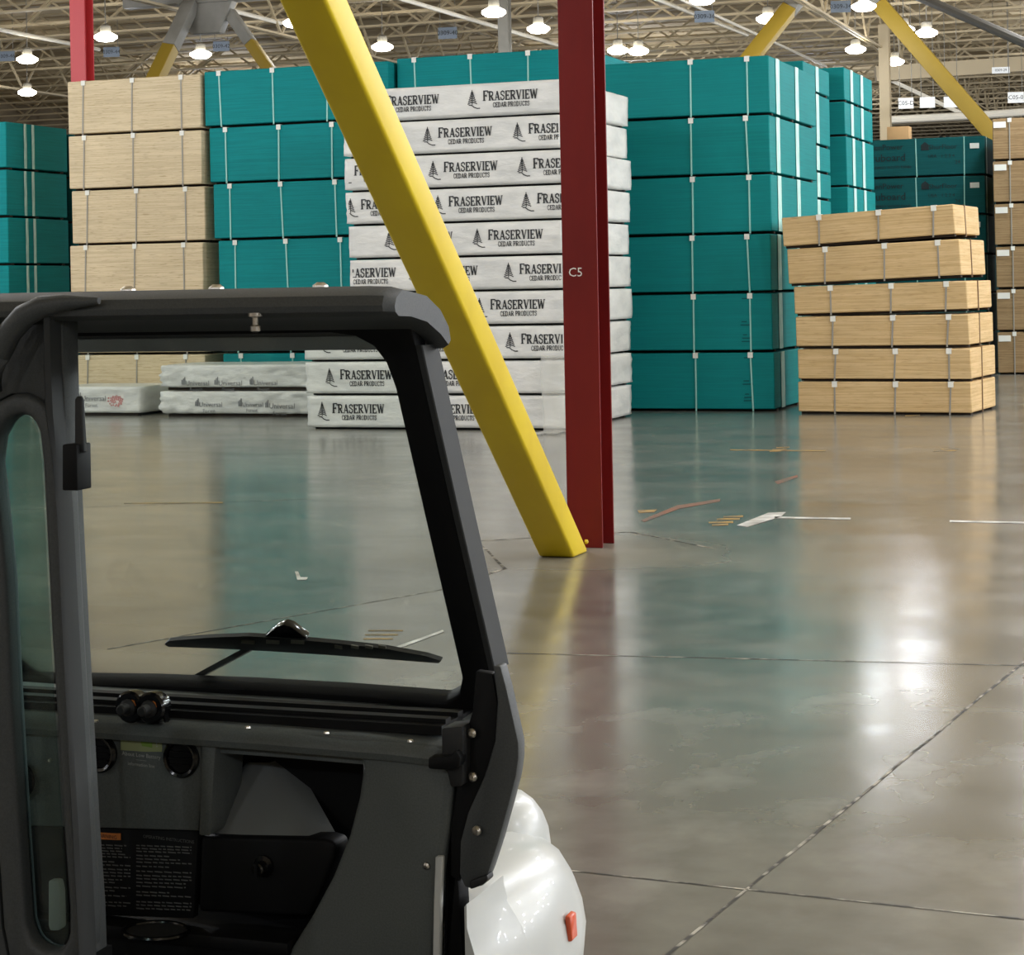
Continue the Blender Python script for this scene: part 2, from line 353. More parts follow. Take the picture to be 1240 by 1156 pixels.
def tree_logo(x, y, h):
    q = []
    pen(q, [(x, y+.12*h), (x, y+h)], .05*h)
    for k in range(6):
        yy = y + h*(.9-.125*k); l = h*(.07+.045*k)
        pen(q, [(x, yy), (x-l*.55, yy-.05*h), (x-l, yy-.12*h)], .055*h); pen(q, [(x, yy), (x+l*.55, yy-.05*h), (x+l, yy-.12*h)], .055*h)
    pen(q, [(x-.22*h, y+.1*h), (x-.05*h, y+.09*h), (x+.1*h, y-.04*h), (x+.3*h, y-.12*h), (x+.48*h, y-.12*h)], .06*h)
    return q
def fraser(x, z):
    """x of the tree, z of the middle of the face; about 0.95 m wide"""
    q = tree_logo(x, z-.075, .205)
    q += slab_text('FRASERVIEW', x+.14, z-.012, .112, .72, 1.12)
    q += slab_text('CEDAR PRODUCTS', x+.27, z-.095, .058, .48)
    return q

# ------------------------------------------------------------------ the building
def inb(x, y, z=0): return FR @ Vector((x, y, z))      # building frame -> world
fl = MB(); fl.box(-45, 60, -25, 120, -.3, 0); o = fl.build('floor', 'floor'); o.matrix_world = FR; struct(o)
dk = MB(); dk.box(-45, 60, -25, 120, 9.2, 9.4); o = dk.build('ceiling', 'deck'); o.matrix_world = FR; struct(o)
for nm, bx in (('wall_back', (-45, 60, 119.7, 120)), ('wall_left', (-45, -44.7, -25, 120)), ('wall_right', (59.7, 60, -25, 120)), ('wall_front', (-45, 60, -25, -24.7))):
    b = MB(); b.box(bx[0], bx[1], bx[2], bx[3], 0, 9.2); o = b.build(nm, 'wall'); o.matrix_world = FR; struct(o)
# open web joists along the rows, every 1.9 m going away
def joist_mesh(L, h, pitch, z0):
    m = MB(); n = int(L/pitch)
    for dy in (-.05, .05):
        m.box(-L/2, L/2, dy-.03, dy+.03, z0, z0+.05); m.box(-L/2, L/2, dy-.03, dy+.03, z0+h-.05, z0+h)
    for i in range(n):
        x = -L/2+i*pitch
        m.bar((x, 0, z0+.03), (x+pitch/2, 0, z0+h-.03), .05, .05, Vector((0, 1, 0)))
        m.bar((x+pitch/2, 0, z0+h-.03), (x+pitch, 0, z0+.03), .05, .05, Vector((0, 1, 0)))
    return m
j0 = joist_mesh(104, .9, 2.4, 8.2).build('roof_joist', 'joist'); struct(j0)
k = 0
for i in range(34):
    y = 36+i*2.1
    o = j0 if i == 0 else j0.copy()
    if i: C.objects.link(o)
    o.matrix_world = FR @ Matrix.Translation((7.5+(i % 3)*.7, y, 0)); o['group'] = 'cream open web roof joists'
for i in range(6):
    o = j0.copy(); C.objects.link(o); o.matrix_world = FR @ Matrix.Translation((7.5, -18+i*9, 0)); o['group'] = 'cream open web roof joists'
# deep girders running away from the camera
g0 = joist_mesh(144, 1.5, 2.6, 7.6).build('roof_girder', 'joist'); struct(g0)
for i, x in enumerate((-36, -24, -12, 0, 12, 24, 36)):
    o = g0 if i == 0 else g0.copy()
    if i: C.objects.link(o)
    o.matrix_world = FR @ Matrix.Translation((x+3, 47, 0)) @ Matrix.Rotation(R(90), 4, 'Z'); o['group'] = 'deep roof girders running away'
# dark ribs of the deck
rb = MB()
for i in range(36): rb.box(-45, 60, 37+i*2.1, 37.25+i*2.1, 9.16, 9.2)
o = rb.build('ceiling_rib', 'joist_d'); o.matrix_world = FR; struct(o)
# white conduits that follow the roof away from the camera
for i, (p, q, r) in enumerate((((430, -18), (700, 62), .05), ((200, -8), (340, 28), .05), ((0, 36), (120, 60), .05), ((760, -15), (905, 42), .05), ((800, -12), (1000, 80), .035))):
    P = onplane(p[0], p[1], Vector((0, 0, 7.9)), Z); Q = onplane(q[0], q[1], Vector((0, 0, 7.9)), Z)
    o = MB().tube([P, Q], r, 6).build('ceiling_conduit', 'pipe')
    tag(o, ['white straight pipe under the roof left of the dark red post', 'short white pipe under the roof above the pale tan stack',
            'white pipe under the roof at the far left edge', 'white pipe under the roof right of the dark red post',
            'thin white pipe ending above the big teal stack'][i], 'pipe', 'white pipes under the roof')
# high bay lamps, each with its own light
def lamp():
    r = empty('high_bay_light')
    tag(r, 'glowing round high bay lamp hanging among the roof joists', 'lamp', 'glowing high bay lamps under the roof')
    MB().lathe([(.10, 0), (.12, .04), (.11, .14), (.06, .18)], (0, 0, .1), Z, 14).build('housing', 'gst', r, smooth=True)
    MB().tube([(0, 0, .27), (0, 0, 1.75)], .012, 5).build('hanger', 'gst', r)
    MB().lathe([(.05, -.10), (.17, -.08), (.25, -.02), (.25, .03), (.12, .10)], (0, 0, 0), Z, 18).build('lens', 'lens', r, smooth=True)
    ld = bpy.data.lights.new('high_bay_glow', 'POINT'); ld.energy = LAMP_W; ld.color = LAMP_C; ld.shadow_soft_size = .26
    lo = bpy.data.objects.new('high_bay_glow', ld); C.objects.link(lo); lo.parent = r; lo.location = (0, 0, -.5)
    return r
L0 = lamp(); spots = []
for px, py in ((128, 45), (357, 28), (243, 66), (33, 72), (33, 112), (598, 15), (463, 57), (930, 23), (850, 0), (1036, 60), (1083, 75), (652, 35), (748, 61), (773, 62), (1122, 40), (1046, 8), (1094, 36)):
    spots.append(onplane(px, py, Vector((0, 0, 7.35)), Z))
for y in (-12, 7, 13, 19, 25, 31, 37, 43, 60, 73):  # added lamps, mostly out of view, brighter than the seen ones, for fill
    for x in range(-32, 52, 9 if y < 0 else (14 if y > 50 else 6)):
        p = inb(x + (3 if int(y) % 2 else 0), y, 7.45)
        if 2 < y < 50 and abs(p.x/p.y) < .34: continue         # lamps left out here to keep their reflections off the floor
        spots.append(p)
spots.append(at(1290, -60, 36))
L1 = copy_tree(L0)                                       # lamps in view, dimmed to weaken their streaks on the floor
for ch in L1.children:
    if ch.type == 'LIGHT': ch.data = ch.data.copy(); ch.data.energy = LAMP_W*.13
for i, p in enumerate(spots):
    o = L0 if i == 17 else L1 if i == 0 else copy_tree(L1 if i < 17 else L0)
    o.location = p

# ------------------------------------------------------------------ floor joints, patch and paint
jn = 0
def joint(p, q, wd, mat='seal', name=None, h=.0015):
    a = onz(*p) if len(p) == 2 else Vector(p); b = onz(*q) if len(q) == 2 else Vector(q)
    m = MB(); d = (b-a); l = d.length; d.normalize(); s = Vector((-d.y, d.x, 0)); n = max(2, int(l/.25)); row = []
    for i in range(n+1):
        c = a + d*l*i/n + s*random.uniform(-1, 1)*wd*.25
        row.append([c+s*wd/2*random.uniform(.7, 1.2), c-s*wd/2*random.uniform(.7, 1.2)])
    m.loft([[x+Z*h for x in r] for r in row], caps=False)
    return struct(m.build(name or 'floor_joint', mat))
joint((790, 1170), (1250, 793), .012)
joint((640, 1049), (1250, 1114), .010)
joint((590, 790), (1250, 806), .012)
joint((130, 786), (545, 712), .012)
joint((0, 618), (380, 604), .012)
# diamond of the column footing
for p, q in (((612, 688), (577, 655)), ((577, 655), (650, 651)), ((612, 688), (540, 712)), ((640, 649), (762, 644)), ((762, 644), (862, 664))):
    joint(p, q, .022, 'seal')
def paint(pxs, mat, name='floor_marking'):
    m = MB(); ps = [onz(*p) + Z*.002 for p in pxs]; m.add(ps, [tuple(range(len(ps)))]); return struct(m.build(name, mat))
paint([(357, 692), (361, 692), (364, 699), (373, 699), (371, 702), (360, 702)], 'mark_w')
paint([(892, 636), (930, 621), (952, 620), (945, 626), (905, 638)], 'mark_w')
paint([(938, 625.5), (1030, 627), (1030, 629), (938, 627.5)], 'mark_w')
paint([(1150, 630), (1245, 632), (1245, 634), (1150, 632)], 'mark_w')
for a in ((858, 632, 30), (868, 628, 28), (876, 625, 24), (862, 635, 20)): paint([(a[0], a[1]), (a[0]+a[2], a[1]-1), (a[0]+a[2], a[1]+1), (a[0], a[1]+1.6)], 'mark_y')
for a in ((935, 544, 18), (940, 541.5, 16), (932, 546, 14), (1130, 545.5, 28), (1140, 543.6, 22), (1096, 503, 18)): paint([(a[0], a[1]), (a[0]+a[2], a[1]-.6), (a[0]+a[2], a[1]+.4), (a[0], a[1]+1)], 'mark_y')
paint([(884, 544), (1000, 545.5), (1000, 546.6), (884, 545.2)], 'mark_y')
paint([(776, 630), (820, 612), (872, 604), (872, 607), (822, 616), (780, 632)], 'mark_o')
paint([(938, 583), (966, 575), (966, 578), (942, 586)], 'mark_o')
paint([(772, 618), (796, 617), (792, 620), (774, 621)], 'mark_y')
paint([(150, 609), (270, 608), (270, 609), (150, 610)], 'mark_y')
paint([(480, 783), (536, 763), (538, 765), (484, 785)], 'mark_w')
for a in ((442, 768, 40), (440, 773, 36), (446, 763, 42)): paint([(a[0], a[1]), (a[0]+a[2], a[1]), (a[0]+a[2], a[1]+1), (a[0], a[1]+1)], 'mark_y')
paint([(240, 777), (318, 772), (318, 773.4), (240, 778.6)], 'mark_o')

# ------------------------------------------------------------------ columns and braces
def h_column(name, mat, base, H, fw=.25, dp=.27, t=.018, plate=True):
    r = empty(name, base, -YAW)
    m = MB(); m.box(-fw/2, fw/2, 0, t, 0, H); m.box(-fw/2, fw/2, dp-t, dp, 0, H); m.box(-.007, .007, t, dp-t, 0, H)
    m.build('shaft', mat, r, bevel=.003, seg=1)
    if plate: MB().box(-fw*.65, fw*.65, -.05, dp+.05, 0, .02).build('base_plate', mat, r)
    return r
Pc = onz(708.5, 663)
# rotate the section so the near flange and the far flange both show
col = h_column('steel_column', 'red', (Pc.x-.0, Pc.y, 0), 8.2, .245, .27, plate=False)
tag(col, 'dark red steel column marked C5 meeting the foot of the yellow brace', 'column')
cm = MB(); q = onplane(697, 330, Vector((Pc.x, Pc.y, 0)), B)
put_text(cm, 'C5', .085, (FR.inverted() @ (q - Vector((Pc.x, Pc.y, 0)))) + Vector((0, -.002, 0)), (1, 0, 0), (0, 0, 1))
cm.build('lettering', 'sign_w', col)
# the yellow brace: square tube leaning left and towards the camera
E_ = R(41)
base = onz(683, 671); dirv = (-B*math.cos(E_) + Z*math.sin(E_)).normalized()
up = (B*math.sin(E_) + Z*math.cos(E_)).normalized()
br = empty('yellow_brace', (base.x, base.y, 0))
bw, bh = .245, .2
def tube_ring(s):
    out = []
    for i, j in ((-1, -1), (1, -1), (1, 1), (-1, 1)):
        p = A*i*bw/2 + up*j*bh/2
        if s == 0: p = p - dirv*(p.z/dirv.z)          # cut level with the floor
        else: p = p + dirv*s
        out.append(p)
    return out
m = MB(); r0 = tube_ring(0); r1 = tube_ring(7.6)
m.add(r0+r1, [(3,2,1,0),(4,5,6,7),(0,1,5,4),(1,2,6,5),(2,3,7,6),(3,0,4,7)])
m.build('square_tube', 'yel', br, bevel=.022, seg=3)
MB().lathe([(.016, 0), (.016, .012), (.008, .02)], A*.12+Vector((.03, .12, .07)), A, 6).build('anchor_bolt', 'yel', br)
tag(br, 'long yellow square steel brace slanting across to the foot of the red column', 'brace')
# far columns
p = at(94, 60, 36.5); c2 = h_column('steel_column', 'red2', (p.x, p.y, 0), 8.2, .3, .3, plate=False)
tag(c2, 'bright red steel column rising behind the pale tan stack at left', 'column')
p = at(609, 40, 46); c3 = h_column('steel_column', 'gst', (p.x, p.y, 0), 8.2, .24, .24, plate=False)
tag(c3, 'grey steel column rising behind the teal stack beside the red column', 'column')
p = at(1071, 120, 52); c4 = h_column('steel_column', 'joist', (p.x, p.y, 0), 8.2, .26, .26, plate=False)
tag(c4, 'cream steel column just right of the big teal stack', 'column')
def far_brace(p0, p1, D0, D1, wd, split, label):
    a = at(p0[0], p0[1], D0); b = at(p1[0], p1[1], D1); s0 = a+(b-a)*split
    d = b-a; b = b + d*(b.z/ -d.z) if d.z < 0 else b
    r = empty('chevron_brace', (b.x, b.y, 0)); o = Vector((b.x, b.y, 0)); s = s0
    MB().bar(a-o, s-o, wd, wd, B).build('grey_tube', 'gst', r, bevel=.02)
    MB().bar(s-o, b-o, wd, wd, B).build('yellow_tube', 'yel_dim', r, bevel=.02)
    return tag(r, label, 'brace')
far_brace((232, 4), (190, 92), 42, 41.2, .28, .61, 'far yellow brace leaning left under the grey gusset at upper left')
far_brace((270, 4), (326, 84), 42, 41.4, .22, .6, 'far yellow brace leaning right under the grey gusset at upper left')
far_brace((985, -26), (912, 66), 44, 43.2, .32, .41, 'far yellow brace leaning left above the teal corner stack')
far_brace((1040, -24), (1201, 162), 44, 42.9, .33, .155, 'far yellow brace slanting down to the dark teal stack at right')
gp = at(252, 4, 42); g = MB(); g.box(-1.9, 1.6, -.15, .15, .0, .55)
g.add([(-.62,-.12,0),(.6,-.12,0),(.3,-.12,-.62),(-.35,-.12,-.62),(-.62,.12,0),(.6,.12,0),(.3,.12,-.62),(-.35,.12,-.62)],
      [(0,1,2,3),(7,6,5,4),(0,4,5,1),(1,5,6,2),(2,6,7,3),(3,7,4,0)])
o = g.build('gusset_beam', 'gst', None, bevel=.01); o.matrix_world = Matrix.Translation(gp) @ FR
tag(o, 'grey steel beam and gusset where two far braces meet at upper left', 'beam')
P = at(1090, -14, 40); Q = at(1260, 60, 36)
o = MB().tube([P, Q], .09, 10).build('sprinkler_main', 'gst_d'); tag(o, 'thick grey pipe crossing the top right corner under the roof', 'pipe')
P = at(1160, 20, 47); Q = at(1250, 64, 43); 
P = at(1078, 145, 56); Q = at(1176, 140, 56)
o = MB().tube([P, Q], .11, 8).build('rail_beam', 'pipe'); tag(o, 'pale horizontal beam above the dark teal stack', 'beam')
rail0 = o
P = at(1190, 139, 56); Q = at(1262, 134, 56)
o = MB().tube([P, Q], .11, 8).build('rail_beam', 'pipe'); tag(o, 'pale horizontal beam above the stack at the right edge', 'beam')
P = at(1060, 90, 56); Q = at(1260, 76, 56)
o = MB().bar(P, Q, .3, .4).build('eave_beam', 'joist'); tag(o, 'long cream beam under the roof at far right', 'beam')
P = at(1068, 92, 56.5); Q = at(1172, 141, 56.5)
MB().tube([P, Q], .06, 6).build('diagonal_rod', 'pipe', rail0)
# ------------------------------------------------------------------ aisle signs
def sign(px, py, D, wd, ht, txt, mat, label, ts=.55):
    P = at(px, py, D); r = empty('aisle_sign', P, -YAW*.4)
    MB().box(-wd/2, wd/2, -.01, .01, -ht/2, ht/2).build('sign_panel', mat, r)
    if txt:
        t = MB(); put_text(t, txt, ht*ts, (0, -.013, 0), (1, 0, 0), (0, 0, 1)); t.build('lettering', 'ink', r)
    for s in (-1, 1): MB().tube([(s*wd*.4, 0, ht/2), (s*wd*.4, 0, 9.2-P.z)], .008, 4).build('hanger', 'gst', r)
    return tag(r, label, 'sign')
sign(135, 63, 52, .42, .25, '0309-44', 'sign_b', 'small blue-grey aisle sign reading 0309-44')
sign(268, 56, 52, .42, .25, '0309-42', 'sign_b', 'small blue-grey aisle sign reading 0309-42')
sign(542, 40, 50, .46, .28, '0309-40', 'sign_b', 'small blue-grey aisle sign reading 0309-40')
sign(853, 20, 46, .44, .26, '0309-36', 'sign_b', 'small blue-grey aisle sign reading 0309-36')
sign(1018, 8, 46, .44, .26, '0309-34', 'sign_b', 'small blue-grey aisle sign reading 0309-34')
sign(8, 68, 52, .42, .25, '0309-46', 'sign_b', 'small blue-grey aisle sign at the far left edge')
sign(1097, 125, 50, .36, .26, 'C05-D', 'sign_w', 'white aisle sign reading C05-D, right of the teal stacks')
sign(1123, 124, 50, .36, .26, '', 'sign_w', 'plain white aisle sign, the middle one of three')
sign(1152, 123.5, 50, .36, .26, '', 'sign_w', 'white aisle sign partly hidden by the slanting yellow brace')
sign(1230, 118, 50, .38, .26, 'C05-0', 'sign_w', 'white aisle sign reading C05-0 above the right edge stack')
sign(1212, 85, 52, .44, .16, '0309-29', 'sign_w', 'narrow white sign on the cream beam at upper right')

# ------------------------------------------------------------------ bundles
ORD = ['bottom', 'second from the bottom', 'third from the bottom', 'fourth from the bottom', 'fifth from the bottom', 'topmost']
_proto = {}
GAP = .031
def bundle_parts(r, W, Dp, H, mat, strap, sx, kindkey, side_straps=(), stripes=(), prot=True, seed=0):
    """box of panels on runners; origin front left bottom corner; straps at sx across the front"""
    key = (round(W, 3), round(Dp, 3), round(H, 3), mat, tuple(sx), tuple(side_straps), tuple(stripes), seed)
    if key in _proto:
        for ch in _proto[key]:
            c = ch.copy(); C.objects.link(c); c.parent = r
        return
    rnd = random.Random(seed+int(W*100)); made = []
    m = MB(); n = 1; hb = H-GAP
    for i in range(n):                                   # layers of sheets that do not sit perfectly flush
        jx, jy = rnd.uniform(-.006, .006), rnd.uniform(-.005, .005)
        m.box(jx, W+jx, jy, Dp+jy, GAP+hb*i/n, GAP+hb*(i+1)/n-.0008)
    made.append(m.build('panel_stack', mat, r, bevel=.012, seg=1))
    for f in (.08, .5, .92):
        made.append(MB().box(.02, W-.02, Dp*f-.045, Dp*f+.045, 0, GAP).build('runner', 'skid', r))
    for x in sx:
        lean = rnd.uniform(-.03, .03)
        q = MB(); t = .012
        q.add([(x-.010, -t, .004), (x+.010, -t, .004), (x+.010+lean, -t, H+.002), (x-.010+lean, -t, H+.002),
               (x-.010, -.001, .004), (x+.010, -.001, .004), (x+.010+lean, -.001, H+.002), (x-.010+lean, -.001, H+.002)],
              [(0,1,2,3),(7,6,5,4),(0,4,5,1),(1,5,6,2),(2,6,7,3),(3,7,4,0)])
        q.box(x-.010+lean, x+.010+lean, -t, Dp+t, H+.0005, H+.004); q.box(x-.010, x+.010, Dp+.001, Dp+t, .004, H+.004)
        q.box(x-.010, x+.010, -t, Dp+t, .036, .040)
        made.append(q.build('strap', strap, r))
        if prot:
            p = MB(); a = x+lean; p.box(a-.035, a+.035, -.02, -.013, H-.07, H+.003); p.box(a-.035, a+.035, -.02, .06, H+.001, H+.0045)
            made.append(p.build('edge_protector', 'prot', r))
    for y in side_straps:
        q = MB(); strap = 'strap_d'; q.box(W+.001, W+.012, y-.014, y+.014, .004, H+.003); q.box(-.012, W+.012, y-.014, y+.014, H+.0045, H+.007)
        made.append(q.build('strap', strap, r))
    for y, wd in stripes:
        made.append(MB().box(W+.0065, W+.009, y-wd/2, y+wd/2, GAP, H-.002).build('stripe_marking', 'stripe', r))
    _proto[key] = made
def stack(org, W, Dp, hs, mat, strap, sx, where, noun, group, offs=None, yaw=0.0, tilt=None, seeds=1, trim=False, **kw):
    """org: world point of the front left corner on the floor"""
    z = 0.0; out = []; n = len(hs); names = ORD if n == 6 else (ORD[:5]+['sixth from the bottom', 'seventh from the bottom'])[:n-1]+['topmost']
    for i, h in enumerate(hs):
        ox, oy = (offs[i] if offs else (random.uniform(-.015, .015), random.uniform(-.01, .01)))
        p = Vector(org) + A*ox + B*oy + Z*z
        r = empty(noun, p, -YAW+yaw+random.uniform(-.003, .003))
        if tilt and tilt[i]: r.rotation_euler[1] = -tilt[i]
        bundle_parts(r, W-(max(0, ox) if trim else 0), Dp, h-.007, mat, strap, sx, 0, seed=i % seeds, **kw)
        tag(r, '%s, %s' % (where, names[i]) if False else where % names[i], 'bundle', group)
        out.append(r); z += h
    return out
# the row of tall stacks.  line of their front faces: through px 935 at Y=28.03
def corner(px, Y): X = ray(px, HY).x*Y; return Vector((X, Y, 0))
RP = corner(935, 28.03)                              # front right corner of the big teal stack
def rowpt(px, back=0.0):
    """point on the floor of the row's front line (moved back by back) under pixel column px"""
    P0 = RP + B*back; d = ray(px, 480); d = Vector((d.x, d.y, 0)); n = B
    return d*(P0.dot(n)/d.dot(n))
def under(px, back=0.0): return rowpt(px, back)
# big teal stack right of the red column
stB = stack(RP - A*2.5, 2.5, 3.1, [.807]*6, 'teal_b', 'strap_w', [.52, 1.4, 2.2][1:], 'teal panel bundle, %s of the big stack right of the red column', 'panel_bundle',
            'teal bundles right of the red column', stripes=[(.5, .22), (1.75, .22)], seeds=2)
for r in stB[:2]:
    t = MB(); rn = random.Random(3)
    for k in (0, 1, 2, 5, 6, 9, 13, 14):
        x = 2.06+rn.uniform(0, .05); zz = .14+k*.045
        if k % 5 != 4: t.box(x, x+rn.uniform(.05, .16), -.009, -.008, zz, zz+.014)
    t.build('lettering', 'teal_d', r)
# stacks behind it
stC = stack(RP - A*2.6 + B*3.45, 2.35, 2.0, [.807, .807, .807, .62, .42, .42, .807, .43], 'teal_b', 'strap_w', [1.0], 'teal panel bundle, %s of the second stack behind the big one', 'panel_bundle',
            'teal bundles in the second stack back', stripes=[(1.0, .22)], prot=False)
stD = stack(RP - A*2.45 + B*5.7, 2.42, 2.5, [.82, .82, .82, .82, .82, .56, .56], 'teal_b', 'strap_w', [1.0], 'teal panel bundle, %s of the rearmost stack behind the big one', 'panel_bundle',
            'teal bundles in the rearmost stack', stripes=[(.6, .22), (1.5, .22)], prot=False)
# teal stack whose top shows over the white lumber
pA = under(489, .25); dA = (under(716, .25)-pA).length
stack(pA, dA, 2.5, [.855]*6, 'teal', 'strap_w', [.3, 1.17, 2.03], 'teal panel bundle, %s of the stack behind the white lumber', 'panel_bundle', 'teal bundles behind the white lumber')
# teal stack left of the white lumber
pM = under(256, .05); dM = (under(479, .05)-pM).length
stack(pM, dM, 2.5, [.847]*6, 'teal', 'strap_w', [.28, 1.15, 2.02], 'teal panel bundle, %s of the stack beside the pale tan one', 'panel_bundle', 'teal bundles beside the pale tan stack',
      trim=True, offs=[(.2, .02), (.19, 0), (.15, .03), (.10, 0), (.04, .02), (-.02, 0)])
# pale tan stack
pT = under(88, 0); dT = (under(251, 0)-pT).length
stack(pT, dT-.03, 2.5, [.842]*6, 'tan', 'strap', [.26, 1.12, 1.98], 'pale tan panel bundle, %s of the tall stack at left', 'panel_bundle', 'pale tan bundles at left',
      offs=[(.0, 0), (.02, .02), (.0, 0), (.03, .03), (.01, 0), (.0, .02)])
# far left teal stack: its right hand side faces us
pL = Vector((ray(11, 360).x*32.4, 32.4, 0))
stack(pL - A*2.5, 2.5, 1.75, [.752]*6, 'teal', 'strap_w', [2.2], 'teal panel bundle, %s of the far left stack', 'panel_bundle', 'teal bundles at the far left',
      stripes=[(.52, .07), (.74, .07)], prot=False)
stack(pL - A*2.45 + B*1.95, 2.5, 1.2, [.74]*6, 'teal_d', 'strap_w', [2.2], 'dark teal panel bundle, %s behind the far left stack', 'panel_bundle', 'dark teal bundles at the far left', prot=False)
# right hand leaning pile of warm tan panels
pR = onz(967, 501); 
hs = [.435, .43, .43, .40, .50, .42]; z = 0
offs = [(0, 0), (0, .01), (-.02, 0), (-.03, .02), (-.10, 0), (-.17, .02)]; tilts = [0, 0, .004, .016, .033, .046]; ang = 0
wR = 2.3; noun = 'panel_bundle'
stack(pR, wR, 1.45, hs, 'tan2', 'strap', [.58, 1.42, 2.2][:0] + [.5, 1.3, 2.02], 'warm tan panel bundle, %s of the lower leaning pile at right', noun, 'warm tan bundles in the leaning pile',
      offs=offs, tilt=tilts, yaw=-R(5), side_straps=[.62], seeds=3)
# dark teal stack behind it with lettering
pK = Vector((ray(1197, 450).x*38.4, 38.4, 0))
stK = stack(pK - A*3.1, 3.1, 2.4, [.735]*6, 'teal_d', 'strap_w', [.02, .96, 1.84, 2.72][1:], 'dark teal printed panel bundle, %s of the stack behind the leaning pile', 'panel_bundle',
            'dark teal printed bundles at right', stripes=[(.2, .1)], prot=False)
for r in stK:
    t = MB()
    for s, sz, x, zz in (('GreenPower', .15, 1.2, .58), ('Truboard', .2, 1.25, .38), ('ENGINEERED WOOD PANEL', .07, 1.3, .2), ('ShurFloor', .13, 2.33, .55), ('USA   1 2 3 4', .09, 2.3, .38), ('24', .1, 2.6, .26)):
        put_text(t, s, sz, (x, -.0115, zz), (1, 0, 0), (0, 0, 1))
    pts = []
    t.slab([(1.93, -.0125, .5), (2.07, -.0125, .5), (2.07, -.0125, .6), (2.0, -.0125, .66), (1.93, -.0125, .6)], (0, .003, 0))
    t.build('lettering', 'ink_t', r)
    MB().box(2.83, 3.0, -.016, -.011, .5, .6).build('paper_tag', 'prot', r)
# tan stack cut by the right edge
pE = Vector((ray(1208, 450).x*37.5, 37.5, 0))
stE = stack(pE, 2.5, 2.4, [.775]*6, 'tan3', 'strap', [.3, 1.2, 2.1], 'dull tan panel bundle, %s of the stack at the right edge', 'panel_bundle', 'dull tan bundles at the right edge')
for r in stE: MB().box(.02, .24, -.018, -.012, .6, .71).build('paper_tag', 'prot', r)
q = at(1074, 160, 39.95); bx = empty('cardboard_box', (q.x, q.y, 4.415), -YAW)
MB().box(0, .42, 0, .35, 0, .3).build('carton', 'card', bx, bevel=.006); MB().box(0, .42, .15, .2, .3, .302).build('tape', 'tan2', bx)
tag(bx, 'small brown cardboard box on the dark teal stack', 'box')

# ------------------------------------------------------------------ white wrapped lumber
def crinkle(p, W, Dp, H, amt, seed):
    """push a point of the wrapped box by folds, stronger near its ends"""
    n = noise.noise(Vector((p.x*1.3+seed*7, p.y*1.3, p.z*3.2))); n2 = noise.noise(Vector((p.x*5+p.z*6+seed, p.y*5, p.z*7-p.x*4)))
    e = min(p.x, W-p.x); k = .35+.9*math.exp(-max(e, 0)/.35)
    return amt*k*(n*.9+(1-abs(n2)*3)*.45)
def wrapped(r, W, Dp, H, mat, amt, seed, zb=.022):
    m = MB(); nx, ny, nz = max(8, int(W/.055)), max(6, int(Dp/.12)), 9; g = {}
    def face(o, ex, ey, a, b):
        vs = [o + ex*(i/a) + ey*(j/b) for j in range(b+1) for i in range(a+1)]
        m.add(vs, [(j*(a+1)+i, j*(a+1)+i+1, (j+1)*(a+1)+i+1, (j+1)*(a+1)+i) for j in range(b) for i in range(a)])
    X, Y_, Zv = Vector((W, 0, 0)), Vector((0, Dp, 0)), Vector((0, 0, H-zb)); O = Vector((0, 0, zb))
    face(O, X, Zv, nx, nz); face(O+Y_, X, Zv, nx, nz); face(O, Y_, Zv, ny, nz); face(O+X, Y_, Zv, ny, nz)
    face(O+Zv, X, Y_, nx, ny); face(O, X, Y_, nx, ny)
    c = Vector((W/2, Dp/2, (H+zb)/2)); rad = .016
    for v in m.v:
        # round the edges
        q = Vector((min(max(v.x, rad), W-rad), min(max(v.y, rad), Dp-rad), min(max(v.z, zb+rad), H-rad)))
        d = v-q
        if d.length > 1e-6:
            dn = d.normalized(); cr = crinkle(v.copy(), W, Dp, H, amt, seed); v.xyz = q + dn*rad*.98 + Vector((dn.x, dn.y, dn.z*.1))*cr
    me = m.build('wrap', mat, r, smooth=True, angle=180)
    bm = bmesh.new(); bm.from_mesh(me.data); bmesh.ops.remove_doubles(bm, verts=bm.verts, dist=.002)
    for f in bm.faces: f.smooth = True
    bmesh.ops.recalc_face_normals(bm, faces=bm.faces); bm.to_mesh(me.data); bm.free()
    return me
def print_on(r, quads, W, Dp, H, amt, seed, mat, name='printed_logo', lift=.006, lim=(0.03, None)):
    m = MB(); hi = W-.03 if lim[1] is None else lim[1]
    for q in quads:
        xs = [p[0] for p in q]
        if min(xs) < lim[0] or max(xs) > hi: continue
        vs = []
        for x, z in q:
            p = Vector((x, 0, z)); vs.append(Vector((x, -crinkle(p, W, Dp, H, amt, seed)-lift, z)))
        m.add(vs, [(0, 1, 2, 3)])
    if m.v: return m.build(name, mat, r)
LB = onz(640, 521)                                    # a point of the lumber's front line
def lumx(px, py=480): 
    q = onplane(px, py, LB, B); return q
hL = .4275
trees = [[390, 506], [400, 510], [393, 506, 619], [583, 475], [504, 619, 407], [475, 582], [429, 535, 642], [422, 530, 638], [415, 524, 633], [462, 579, 690]]
oL = lumx(372); oU = lumx(424); oRt = lumx(686)
WL = (oRt-oL).dot(A); ordn = ['bottom', 'second from the bottom', 'third from the bottom', 'fourth from the bottom', 'fifth from the bottom', 'sixth from the bottom', 'seventh from the bottom', 'third from the top', 'second from the top', 'topmost']
